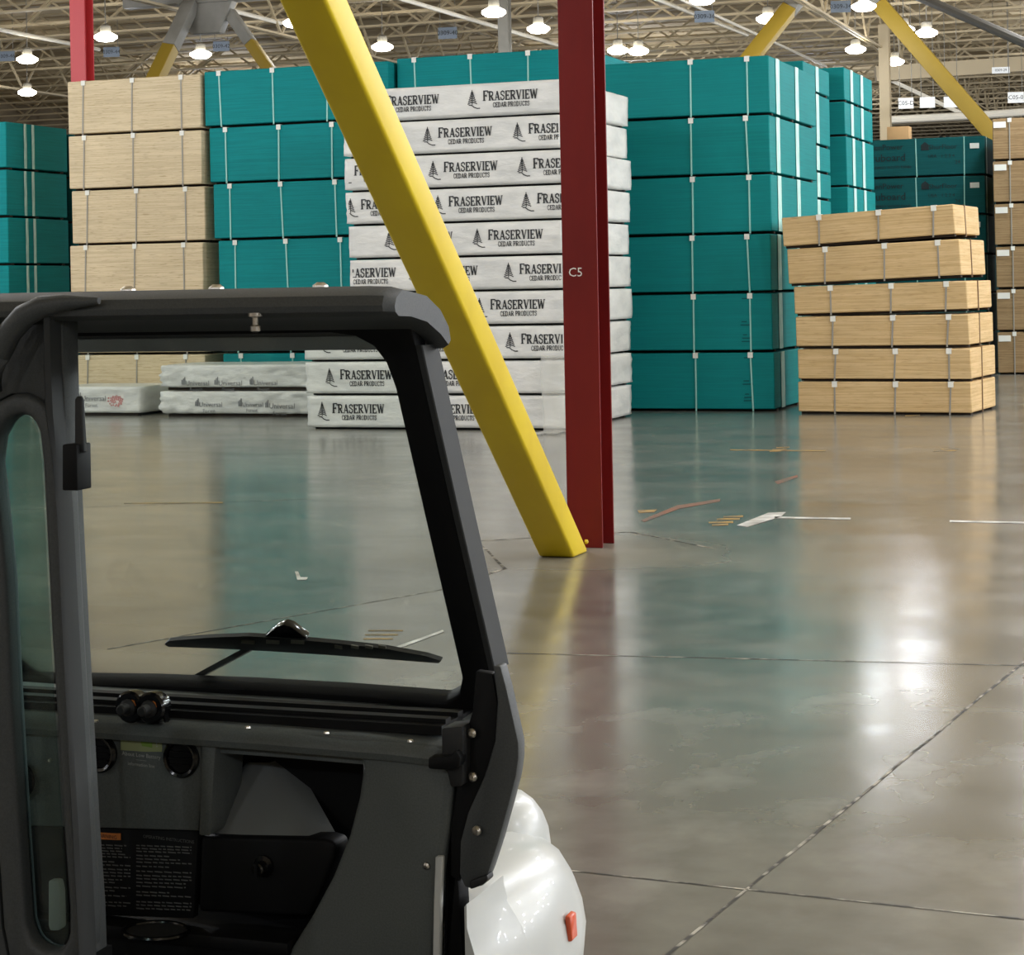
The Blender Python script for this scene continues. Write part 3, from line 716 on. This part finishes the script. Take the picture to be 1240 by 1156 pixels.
for i in range(10):
    low = i < 3
    o_ = oL if low else oU
    jx = [.0, -.02, -.03, 0, .03, .02, -.01, -.02, -.03, -.06][i]
    p0 = o_ + A*jx; p0.z = i*hL; W = (oRt-o_).dot(A) + [0, .02, .0, .03, .02, 0, .03, .05, .0, .02][i] - jx; Dp = 2.75
    r = empty('lumber_bundle', p0, -YAW+random.uniform(-.004, .004))
    amt = .02 if low else .012
    wrapped(r, W, Dp, hL-.004, 'wrap', amt, i)
    for f in (.06, .5, .94): MB().box(.05, W-.05, Dp*f-.04, Dp*f+.04, 0, .05).build('runner', 'dark', r)
    for tx in trees[i]:
        q = onplane(tx, 480, p0, B); x = (q-p0).dot(A)
        print_on(r, fraser(x, .215), W, Dp, hL, amt, i, 'ink')
    tag(r, 'white wrapped lumber bundle printed with a tree logo, %s of ten' % ordn[i], 'lumber bundle', 'white wrapped lumber bundles in the centre stack')
    if low:                                            # taped crinkled end sheet
        if i == 2:
            pass
# loose clear plastic hanging off the corner
pl = MB(); base = onplane(672, 440, LB - B*.12, B); rows = []
for j in range(15):
    f = j/14; rr = []
    for i in range(9):
        g = i/8; x = -.16+.34*g+.05*f; zz = .92*(1-f); y = -.05-.10*f-.03*math.sin(g*9+f*5)+.02*noise.noise(Vector((g*4, f*6, 1)))
        if f > .85: zz = .008+.02*abs(math.sin(g*8)); y -= (f-.85)*3.5
        rr.append(Vector((x, y, zz)))
    rows.append(rr)
pl.loft(rows, caps=False)
o = pl.build('plastic_sheet', 'plastic', smooth=True, angle=180); o.matrix_world = Matrix.Translation((base.x, base.y, 0)) @ FR
sm = o.modifiers.new('t', 'SOLIDIFY'); sm.thickness = .004
tag(o, 'crumpled clear plastic sheet trailing onto the floor beside the red column', 'plastic sheet')

# low wrapped bundles at left
def low_bundle(px0, px1, pyb, W, H, z, seed, label, logos, amt=.03, group='wrinkled white wrapped bundles on the floor', redlogo=None):
    P0 = onz(px0, pyb); 
    if z: P0 = Vector((P0.x, P0.y, z))
    r = empty('lumber_bundle', P0, -YAW)
    wrapped(r, W, 1.2, H, 'wrap2', amt, seed, .04)
    for f in (.08, .92): MB().box(.08, W-.08, 1.2*f-.04, 1.2*f+.04, 0, .05).build('runner', 'skid', r)
    for x, zz, s in logos:
        t = MB(); put_text(t, 'Universal', .11*s, (0, 0, 0), (1, .0, 0), (0, 0, 1), 'LEFT'); put_text(t, 'Forest', .08*s, (.06, 0, -.1*s), (1, 0, 0), (0, 0, 1), 'LEFT')
        for k in range(3): t.box(-.06+.02*k, -.045+.02*k, 0, .001, -.02, .05+.02*k)
        for v in t.v:
            v.x += x; v.z += zz; v.y = -crinkle(Vector((v.x, 0, v.z)), W, 1.2, H, amt, seed)-.012
        t.build('printed_logo', 'ink_g', r)
    if redlogo:
        t = MB()
        for k in range(46):
            a = k*2.4; rr = .015*math.sqrt(k)*1.05; cx, cz = redlogo[0]+math.cos(a)*rr*1.25, redlogo[1]+math.sin(a)*rr*.8; s = .009
            if (k*7) % 5: t.add([Vector((cx+dx*s, -crinkle(Vector((cx, 0, cz)), W, 1.2, H, amt, seed)-.014, cz+dz*s)) for dx, dz in ((-1,-1),(1,-1),(1,1),(-1,1))], [(0,1,2,3)])
        t.build('red_stamp', 'red_ink', r)
    return tag(r, label, 'lumber bundle', group)
W1 = (onplane(176, 502, onz(110, 502), B)-onz(60, 502.5)).dot(A)
low_bundle(60, 176, 503, W1, .42, 0, 31, 'low white wrapped bundle with a red round stamp, left on the floor', [(.55, .25, 1.0)], .022, redlogo=(1.12, .22))
W2 = (onplane(384, 504, onz(196, 504), B)-onz(196, 504)).dot(A)
for k, (jx, lg) in enumerate(((0, [(.62, .17, .9), (1.3, .17, .8), (1.72, .15, 1)]), (-.01, [(.42, .1, .9), (.93, .1, .9), (1.48, .1, .9)]))):
    low_bundle(196, 384, 504, W2, .36, k*.374, 40+k, 'wrinkled white wrapped bundle beside the centre stack, %s of a pair' % ('lower' if k == 0 else 'upper'), lg, .065)

# racks with loads in the far right background
for k, (pxk, D) in enumerate(((1085, 70), (1150, 70), (1215, 70))):
    P = at(pxk, 300, D); r = empty('storage_rack', (P.x, P.y, 0), 0)
    for s in (0, 1.6): MB().bar((s, 0, 0), (s, 0, 6.6), .1, .1, Vector((0, 1, 0))).build('upright', 'dark', r)
    for zz in (1.6, 3.2, 4.8, 6.2): MB().box(-.05, 1.65, -.06, 1.05, zz, zz+.12).build('shelf_beam', 'joist_d', r)
    tag(r, ['dark storage rack seen right behind the cardboard box', 'dark storage rack behind the dark teal printed stack', 'dark storage rack behind the stack at the right edge'][k], 'rack', 'dark storage racks in the far right')
    for zz in (1.72, 3.32, 4.92):
        o = MB().box(.1, 1.5, .1, 1.0, 0, 1.1).build('wrapped_load', 'tan3', None, bevel=.03)
        o.location = (P.x, P.y, zz)
        tag(o, 'dull boxed load on a far rack, %s shelf, %s rack' % ({1.72: 'lower', 3.32: 'middle', 4.92: 'upper'}[zz], ['left', 'middle', 'right'][k]), 'load', 'boxed loads on the far racks')
#CART
# ------------------------------------------------------------------ utility cart: x to its right, y ahead, origin under the right end of its dash
CO = at(540, 900, 3.64); CO.z = 0
cart = empty('utility_cart', CO, -YAW)
tag(cart, 'white utility cart with black cab frame, windshield and dark dash in the foreground', 'cart')
def loc(p): return FRI @ (p-CO)
def L(px, py, w=0.0): return loc(onplane(px, py, CO+B*w, B))
def LL(pts, w=0.0): return [L(x, y, w) for x, y in pts]
WB, WT = Vector((0, .18, .98)), Vector((0, -.14, 1.66))
WN = (WT-WB).normalized().cross(Vector((1, 0, 0))).normalized()
if WN.y < 0: WN = -WN
WNW = FR @ WN
def LW(px, py, off=0.0): return loc(onplane(px, py, CO + FR @ (WB + WN*off), WNW))
def LWs(pts, off=0.0): return [LW(x, y, off) for x, y in pts]
Yv = Vector((0, 1, 0)); Xv = Vector((1, 0, 0))
# windshield
inner = [(-90,412),(400,404),(430,408),(452,420),(467,440),(478,470),(517,640),(553,795),(559,822),(555,842),(538,851),(420,842),(300,835),(180,830),(-90,826),(-92,600)]
outer = [(-125,375),(430,375),(478,380),(498,396),(505,425),(511,455),(549,625),(586,785),(594,820),(597,860),(590,893),(430,884),(300,876),(180,870),(-125,862),(-128,600)]
MB().ring(LWs(outer), LWs(inner), WN*.045).build('windshield_frame', 'jet', cart, bevel=.006)
gi = [(-100,406),(402,398),(434,402),(458,415),(473,437),(485,468),(524,638),(560,793),(566,823),(560,848),(540,857),(420,848),(300,841),(180,836),(-100,832)]
MB().slab(LWs(gi, .02), WN*.005).build('windshield_glass', 'glass', cart)
e = [(503,418),(511,455),(549,625),(586,785),(592,812)]
m = MB(); rows = []
for p in LWs(e): rows.append([p, p+Xv*.012, p+Xv*.012+Yv*.075, p+Yv*.075, p])
m.loft(rows, caps=False); m.build('pillar', 'post', cart, bevel=.002, seg=1)
# wiper on the outside of the glass
wp = MB().slab(LWs([(199,780),(204,776),(250,772),(300,770),(345,773),(400,778),(465,785),(515,794),(534,800),(531,803),(480,799),(400,793),(320,788),(260,785),(204,783)], .03), WN*.012).build('wiper_blade', 'rubber', cart)
MB().bar(LW(222, 828, .05), LW(304, 784, .045), .012, .01).build('wiper_arm', 'jet', cart)
MB().slab(LWs([(318,772),(334,759),(343,756),(352,759),(372,774)], .032), WN*.022).build('wiper_cap', 'gloss', cart, bevel=.004)
for x in (292, 322, 352): MB().slab(LWs([(x,775),(x+16,776),(x+16,780),(x,779)], .028), WN*.003).build('blade_clip', 'gst', wp).parent = cart
for x in (405, 425, 442, 458): MB().slab(LWs([(x,781),(x+9,782.5),(x+9,786),(x,784.5)], .028), WN*.003).build('blade_clip', 'gst', cart)
# roof
sec = [(-.335,1.716),(-.338,1.726),(-.330,1.742),(-.300,1.757),(-.18,1.744),(-.11,1.716),(-.068,1.682),(-.058,1.655),(-.07,1.646),(-.11,1.668),(-.18,1.694),(-.26,1.706),(-.32,1.708)]
xa = L(-130, 360, -.33).x; xb = L(474, 360, -.33).x; rows = []
for u, k in ((xa, 1), (xb-.05, 1), (xb-.015, .97), (xb, .86)):
    rows.append([Vector((u, -.19+(y+.19)*k, 1.705+(z-1.705)*k)) for y, z in sec] + [Vector((u, -.19+(sec[0][0]+.19)*k, 1.705+(sec[0][1]-1.705)*k))])
MB().loft(rows).build('roof_shell', 'blk', cart, smooth=True, angle=35)
for x, y in ((155,347),(262,344.5),(388,342.5)):
    p = L(x, y+2, -.24); p.z = 1.757; MB().lathe([(.014, -.004), (.013, .003), (.006, .008)], p, Z, 12).build('roof_bolt', 'chrome', cart, smooth=True)
p = L(309, 383, -.33); MB().lathe([(.012, .006), (.012, 0), (.005, -.002), (.005, -.014), (.009, -.016), (.009, -.024), (.004, -.026)], p, Z, 10).build('hanging_bolt', 'chrome', cart, smooth=True)
# side panel with the tall rounded window at left
win = [(-10,560),(-6,530),(4,511),(16,502),(28,501),(39,508),(46,524),(50,560),(54,640),(60,760),(68,890),(75,1000),(82,1100),(82,1134),(72,1152),(52,1152),(36,1140),(29,1118),(21,1000),(12,850),(5,700),(-5,600)]
gas = [(-34,560),(-28,520),(-8,488),(14,477),(34,477),(54,489),(68,515),(76,555),(80,640),(86,760),(93,890),(99,1000),(106,1100),(107,1146),(96,1176),(46,1180),(10,1165),(2,1122),(-6,1000),(-14,850),(-22,700),(-30,600)]
pan = [(-120,560),(-118,500),(-116,440),(-110,384),(60,378),(76,384),(78,480),(80,555),(84,640),(90,760),(97,890),(103,1000),(110,1100),(112,1160),(112,1230),(46,1232),(-60,1232),(-80,1122),(-90,1000),(-100,850),(-108,700),(-116,600)]
MB().ring(LL(pan, -.30), LL(gas, -.30), Yv*.05).build('side_panel', 'blk', cart, bevel=.004)
gr = MB().ring(LL(gas, -.315), LL(win, -.315), Yv*.05).build('window_gasket', 'blk', cart, bevel=.012, seg=3)
MB().slab(LL([(x-1, y) for x, y in win], -.285), Yv*.005).build('side_glass', 'glass_t', cart)
m = MB(); rows = []
for (x0, x1, y) in ((58,68,384),(59,69,440),(61,72,500),(70,77,560),(76,82,620),(81,88,740),(87,96,880),(94,104,1020),(101,110,1150),(104,112,1230)):
    a = L(x0-6, y, -.335); b = L(x1-8, y, -.335); rows.append([a, (a+b)/2 - Yv*.008, b, b+Yv*.038, a+Yv*.038, a])
m.loft(rows); m.build('door_post', 'post', cart, smooth=True, angle=35)
MB().slab(LL([(75,538),(93,538),(94,594),(75,594)], -.38), Yv*.045).build('latch_box', 'jet', cart, bevel=.003)
MB().slab(LL([(90,483),(94,479),(98,483),(101,540),(101,548),(90,548)], -.37), Yv*.012).build('latch_plate', 'rubber', cart, bevel=.002, seg=1)
# dash
xl = L(-120, 880, 0).x
m = MB(); rows = []
xr = L(552, 900, 0).x
for u, dz in ((xl, 0), (xl*.6, .002), (xl*.3, .0), (-.1, -.004), (-.02, -.008), (xr, -.02)):
    rows.append([Vector((u, y, z+dz)) for y, z in ((.19,.90),(.19,.975),(.13,.972),(.12,.962),(.04,.958),(.01,.954),(-.008,.943),(-.014,.93),(-.01,.918),(.02,.914),(.02,.90),(.19,.90))])
m.loft(rows); m.build('dash_top', 'blk2', cart, smooth=True, angle=35)
m = MB(); m.box(xl, -.02, .03, .19, .955, .972)
for k in range(2):
    m.box(xl, -.02, .05+.06*k, .075+.06*k, .965, .98)
m.build('defroster_strip', 'jet', cart)
for x, y in ((300,880.5),(395,887),(497,897),(116,873)):
    q = loc(onz(x, y, .958)); MB().lathe([(.006, 0), (.005, .003), (.002, .004)], (q.x, q.y, .957), Z, 8).build('dash_screw', 'chrome', cart)
MB().slab(LL([(-100,886),(100,890),(243,896),(246,950),(240,1006),(-100,996)], .012), Yv*.03).build('centre_panel', 'blk2', cart, bevel=.004)
MB().slab(LL([(243,888),(262,889),(258,950),(254,1012),(240,1012),(243,950)], .002), Yv*.12).build('divider', 'blk2', cart, bevel=.005)
MB().slab(LL([(-100,992),(100,1000),(240,1006),(237,1060),(234,1112),(-100,1100)], .03), Yv*.02).build('label_panel', 'jet', cart, bevel=.002)
fr_ = [(243,884),(430,889),(546,904),(549,925),(543,1000),(531,1080),(522,1180),(330,1180),(351,1150),(375,1112),(402,1062),(422,1012),(434,965),(439,930),(436,916),(424,908),(390,901),(243,893)]
MB().slab(LL(fr_, 0), Yv*.05).build('dash_fascia', 'blk2', cart, bevel=.010, seg=3)
MB().slab(LL([(250,892),(432,898),(440,925),(440,1012),(400,1165),(236,1165)], .165), Yv*.02).build('recess_back', 'jet', cart)
MB().slab(LL([(448,925),(548,925),(520,1180),(420,1180)], .05), Yv*.12).build('recess_side', 'jet', cart)
MB().slab(LL([(243,1012),(392,1016),(403,1019),(407,1026),(404,1040),(390,1076),(372,1110),(240,1104)], .03), Yv*.06).build('glove_box_door', 'jet', cart, bevel=.008, seg=3)
# sloping wedge shaped and coloured as the patch of light in the tray recess
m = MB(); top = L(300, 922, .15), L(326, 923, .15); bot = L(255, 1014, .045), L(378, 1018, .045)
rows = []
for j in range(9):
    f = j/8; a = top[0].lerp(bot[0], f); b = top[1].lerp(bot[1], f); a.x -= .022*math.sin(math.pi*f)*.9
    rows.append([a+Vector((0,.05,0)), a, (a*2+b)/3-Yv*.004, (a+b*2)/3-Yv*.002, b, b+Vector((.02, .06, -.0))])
m.loft(rows, caps=False); m.build('lit_patch_wedge', 'lit_grey', cart, smooth=True, angle=60)
kb = L(320, 1048, .03)
MB().lathe([(.02, 0), (.02, -.006), (.012, -.008), (.012, -.028), (.009, -.031)], kb, Yv, 16).build('glove_box_knob', 'gloss', cart, smooth=True)
MB().box(-.003, .003, -.036, -.03, -.013, .013).build('knob_grip', 'jet', cart).location = kb
# round vents
for x, y in ((122,911),(221,917)):
    c = L(x, y, .012)
    v = MB().lathe([(.036, 0), (.037, -.008), (.033, -.014), (.028, -.012), (.027, 0)], c, Yv, 28).build('air_vent', 'gloss', cart, smooth=True)
    m = MB().lathe([(.027, -.004), (.0265, -.005)], c, Yv, 20)
    for dz in (-.012, 0, .012): m.box(c.x-.024+abs(dz)*.3, c.x+.024-abs(dz)*.3, c.y-.012, c.y-.004, c.z+dz-.0012, c.z+dz+.0012)
    m.build('vent_slats', 'jet', v)
# stickers
def quad(px, w, mat, name, par=cart, t=.0012): return MB().slab(LL(px, w), Yv*t).build(name, mat, par)
st = quad([(146,895),(196,898),(196,910),(176,910),(146,908)], .0105, 'lbl_y', 'sticker')
quad([(170,897),(184,898),(184,905),(172,903)], .0095, 'lbl_g', 'sticker_patch', st)
t = MB(); q = L(190, 900, .0095); put_text(t, '?', .022, q, (1, 0, 0), (0, 0, 1)); q = L(171, 914.5, .0095); put_text(t, 'About Low Battery', .0105, q, (1, 0, -.04), (0, 0, 1))
q = L(171, 920, .0095); put_text(t, '----------', .007, q, (1, 0, -.04), (0, 0, 1)); q = L(171, 926, .0095); put_text(t, 'information line', .009, q, (1, 0, -.04), (0, 0, 1))
t.build('lettering', 'ink_w', cart)
lb = quad([(100,1007),(146,1009),(146,1017),(100,1015)], .0285, 'lbl_o', 'warning_label')
t = MB(); put_text(t, 'WARNING', .010, L(128, 1012.5, .0280), (1, 0, -.03), (0, 0, 1)); t.build('lettering', 'ink', lb)
t = MB(); put_text(t, 'OPERATING INSTRUCTIONS', .0085, L(204, 1016, .0285), (1, 0, -.03), (0, 0, 1))
def fine(x0, x1, y, n, w=.0285):
    a = L(x0, y, w); b = L(x1, y+ (x1-x0)*.035, w); m_ = a.copy(); x = a.x; rnd = random.Random(int(y*10)+x0)
    while x < b.x:
        l = rnd.uniform(.006, .018); l = min(l, b.x-x); f = (x-a.x)/(b.x-a.x); z = a.z+(b.z-a.z)*f
        t.add([(x, a.y, z), (x+l, a.y, z), (x+l, a.y, z+.0024), (x, a.y, z+.0024)], [(0,1,2,3)]); x += l+.003
rnd = random.Random(5)
for col_, (x0, x1, ys) in enumerate(((112, 158, (1023,1026.5,1030,1033.5,1037,1043,1047,1052,1056,1060,1064.5,1068,1074,1078,1084,1092,1096)), (165, 232, (1024,1027.5,1031,1036,1040,1044,1049,1055,1060,1064,1068.5,1073,1080,1084,1092,1096,1100)))):
    for y in ys: fine(x0, int(x0+(x1-x0)*rnd.choice((1, 1, .8, .6, .9))), y, 5)
t.build('lettering', 'ink_f', cart)
# tray with cup holder
sh = loc(onz(200, 1140, .572)); 
MB().box(xl, L(352,1145,0).x, -.012, .16, .545, .572).build('lower_tray', 'jet', cart, bevel=.006)
MB().box(xl, L(345,1150,0).x, .0, .03, .30, .546).build('lower_panel', 'jet', cart)
cp = loc(onz(189, 1127, .573)); 
ch = MB().tube([(cp.x+.062*math.cos(a), cp.y+.05*math.sin(a), .573) for a in [k*math.pi/14 for k in range(28)]], .005, 8, closed=True).build('cup_holder', 'gloss', cart, smooth=True)
m = MB(); m.add([(cp.x+.058*math.cos(a), cp.y+.046*math.sin(a), .574) for a in [k*math.pi/14 for k in range(28)]], [tuple(range(28))]); m.build('cup_well', 'dark', ch)
# double gauge pod on the dash
pc = loc(onz(174, 868, .965)); pc.z = .985
pod = MB().lathe([(.018, .02), (.028, .015), (.03, 0), (.03, -.012), (.026, -.016)], (pc.x-.022, pc.y, pc.z), Yv, 20).lathe([(.018, .02), (.028, .015), (.03, 0), (.03, -.012), (.026, -.016)], (pc.x+.022, pc.y, pc.z), Yv, 20)
pod.box(pc.x-.012, pc.x+.035, pc.y-.005, pc.y+.015, .955, .965).bar((pc.x+.04, pc.y, .985), (pc.x+.055, pc.y-.01, .962), .008, .008)
pod = pod.build('switch_pod', 'gloss', cart, smooth=True)
for dx in (-.022, .022):
    MB().lathe([(.016, 0), (.016, -.008), (.010, -.012), (.010, -.03), (.007, -.033)], (pc.x+dx, pc.y-.014, pc.z), Yv, 14).build('switch_knob', 'rubber', pod, smooth=True)
    MB().slab([(pc.x+dx+.008, pc.y-.018, pc.z+.004), (pc.x+dx+.016, pc.y-.018, pc.z+.004), (pc.x+dx+.013, pc.y-.018, pc.z+.013), (pc.x+dx+.008, pc.y-.018, pc.z+.015)], (0, .001, 0)).build('knob_mark', 'lbl_o', pod)
# things on the driver's side seen through the side window
c = L(24, 944, -.0); MB().lathe([(.034, 0), (.034, -.01), (.024, -.014)], c, Yv, 24).build('speaker_rim', 'jet', cart, smooth=True)
MB().lathe([(.024, -.012), (.018, -.02), (.006, -.022)], c, Yv, 20).build('speaker_cap', 'grip', cart, smooth=True)
MB().slab(LL([(58,1066),(70,1066),(73,1080),(74,1124),(70,1127),(60,1127),(58,1120)], -.05), Yv*.02).build('grab_handle', 'grip', cart, bevel=.004)
MB().lathe([(.004, 0), (.003, -.004)], L(61, 920, .0), Yv, 8).build('dash_screw', 'chrome', cart)
# right end of the dash: trim strip, dark pillar foot, hinge and bracket
MB().slab(LL([(527,1037),(536,1037),(534,1090),(532,1185),(523,1185),(525,1090)], -.012), Yv*.012).build('edge_trim', 'grip', cart, bevel=.002, seg=1)
MB().slab(LL([(548,895),(572,895),(560,960),(548,1010),(556,1075),(562,1185),(536,1185),(538,1080),(541,1000)], .02), Yv*.05).build('pillar_foot', 'jet', cart, bevel=.006)
MB().lathe([(.007, 0), (.006, -.004), (.002, -.006)], L(517, 1048, 0), Yv, 10).build('dash_screw', 'chrome', cart)
MB().slab(LL([(534,881),(560,879),(561,900),(560,952),(545,954),(541,935),(534,930)], -.03), Yv*.06).build('hinge_block', 'rubber', cart, bevel=.005)
MB().slab(LL([(518,917),(545,915),(552,908),(558,918),(556,930),(545,933),(518,931)], -.045), Yv*.03).build('hinge_latch', 'jet', cart, bevel=.004)
MB().slab(LL([(576,812),(596,815),(602,850),(603,895),(590,940),(570,985),(559,1020),(556,1068),(545,1060),(546,1000),(552,960),(560,900),(572,860)], .005), Yv*.02).build('hinge_plate', 'jet', cart, bevel=.003)
bp_ = [(597,806),(606,806),(613,832),(622,872),(628,900),(628,918),(625,940),(616,975),(604,1018),(592,1055),(587,1066),(570,1076),(562,1074),(556,1058),(557,1020),(566,985),(586,940),(599,898),(602,850)]
MB().slab(LL(bp_, .0), Yv*.035).build('pillar_bracket', 'blk', cart, bevel=.004)
MB().slab(LL([(568,1067),(590,1059),(591,1066),(584,1072),(569,1077)], -.012), Yv*.03).build('bracket_foot', 'rubber', cart, bevel=.003)
for x, y in ((572,887),(573,940),(578,1005)): MB().lathe([(.0085, 0), (.0085, -.005), (.004, -.009)], L(x, y, -.004), Yv, 12).build('bracket_bolt', 'chrome', cart, smooth=True)
# white front body: cross sections from the dash forwards
pr_ = L(701, 1122, .36); uR = pr_.x; UC = uR-.60
def section(w, k, kz, dz=0, cut=False):
    half = [(0, .70), (.16, .698), (.28, .68), (.36, .665), (.43, .672), (.50, .66), (.545, .63), (.575, .585), (.592, .54), (.60, .49), (.595, .44), (.575, .395), (.54, .36)]
    if cut: half = [(a, z if a > .42 else .42) for a, z in half]
    rt = [Vector((UC+a*k, w, (z-.36)*kz+.36+dz)) for a, z in half]
    lf = [Vector((UC-a*k, w, (z-.36)*kz+.36+dz)) for a, z in half[1:]][::-1]
    return lf + rt
m = MB(); rows = []
for w, k, kz, dz in ((.07, .955, 1.0, 0), (.13, .975, 1.02, 0), (.19, .985, 1.02, 0), (.23, .99, 1.02, 0), (.28, .995, 1.02, 0), (.42, .985, .98, 0), (.55, .92, .92, 0), (.68, .83, .82, 0), (.80, .71, .66, .0), (.88, .57, .42, .02), (.91, .4, .16, .05)):
    r_ = section(w, k, kz, dz, w < .2); r_.append(r_[0]); rows.append(r_)
m.loft(rows); m.build('front_body', 'white', cart, smooth=True, angle=60)
m = MB(); rows = []
e0 = UC+.60*.957
u1 = L(590, 1120, -.03).x; ul = L(565, 1100, -.03).x
for w, u in ((-.03, u1), (.0, u1*.55+(UC+.572)*.45), (.035, u1*.2+(UC+.574)*.8), (.07, UC+.5765), (.13, UC+.588), (.155, UC+.586)):
    rows.append([Vector((ul-.005, w+.002, .345))] + [Vector((max(ul, u+(a-.60)*.97), w, (z-.36)*1.015+.361)) for a, z in ((.575,.395),(.595,.44),(.60,.49),(.592,.54),(.575,.585),(.545,.63),(.50,.66),(.43,.672))] + [Vector((ul-.005, w+.002, .672))])
m.loft(rows); m.build('fender_edge', 'white', cart, smooth=True, angle=60)
# rounded lamp pod standing on the nose
hc = L(606, 1012, .66)
m = MB(); rows = []
for j in range(9):
    th = j/8*math.pi; rows.append([Vector((hc.x+.10*math.sin(th)*math.cos(a)*1.0-.0, hc.y+.14*math.cos(th), hc.z-.02+.12*math.sin(th)*math.sin(a))) for a in [k*2*math.pi/20 for k in range(21)]])
m.loft(rows, caps=False); m.build('nose_dome', 'white', cart, smooth=True, angle=80)
q = L(697, 1122, .34)
MB().slab([(uR-.014, q.y-.02, q.z-.024), (uR-.001, q.y-.02, q.z-.022), (uR-.003, q.y-.02, q.z+.024), (uR-.014, q.y-.02, q.z+.026)], (0, .035, 0)).build('side_reflector', 'refl', cart, bevel=.002, seg=1)
# chassis, bench and wheels below the picture
MB().box(UC-.50, UC+.50, -1.75, .75, .20, .26).build('chassis', 'jet', cart, bevel=.01)
MB().box(UC-.48, UC+.48, .02, .12, .26, .55).build('firewall', 'jet', cart)
MB().box(UC-.46, UC+.46, -1.35, -.85, .26, .50).box(UC-.46, UC+.46, -1.34, -.86, .50, .60).build('bench_seat', 'jet', cart, bevel=.02)
for sx_ in (-1, 1):
    for wy in (.42, -1.4):
        c = Vector((UC+sx_*.43, wy, .225))
        wh = MB().lathe([(.13, -.07), (.205, -.08), (.225, -.06), (.225, .06), (.205, .08), (.13, .07)], c, Xv, 28).build('wheel', 'rubber', cart, smooth=True, angle=50)
        MB().lathe([(.13, -.05), (.12, -.055), (.05, -.05), (.05, -.075), (.03, -.08)] if sx_ < 0 else [(.03, .08), (.05, .075), (.05, .05), (.12, .055), (.13, .05)], c, Xv, 20).build('hub', 'grip', wh, smooth=True)
MB().tube([L(x, y, -.345) for x, y in ((120,364),(80,366),(52,371),(30,382),(12,402),(-2,430),(-12,470))], [.006,.014,.019,.021,.021,.021,.021], 12).build('roof_edge_trim', 'blk', cart, smooth=True)
# side panel legs down to the chassis
for u in (xl+.02, L(100, 1150, -.3).x): MB().bar((u, -.27, .26), (u, -.27, .62), .05, .05).build('frame_post', 'jet', cart)
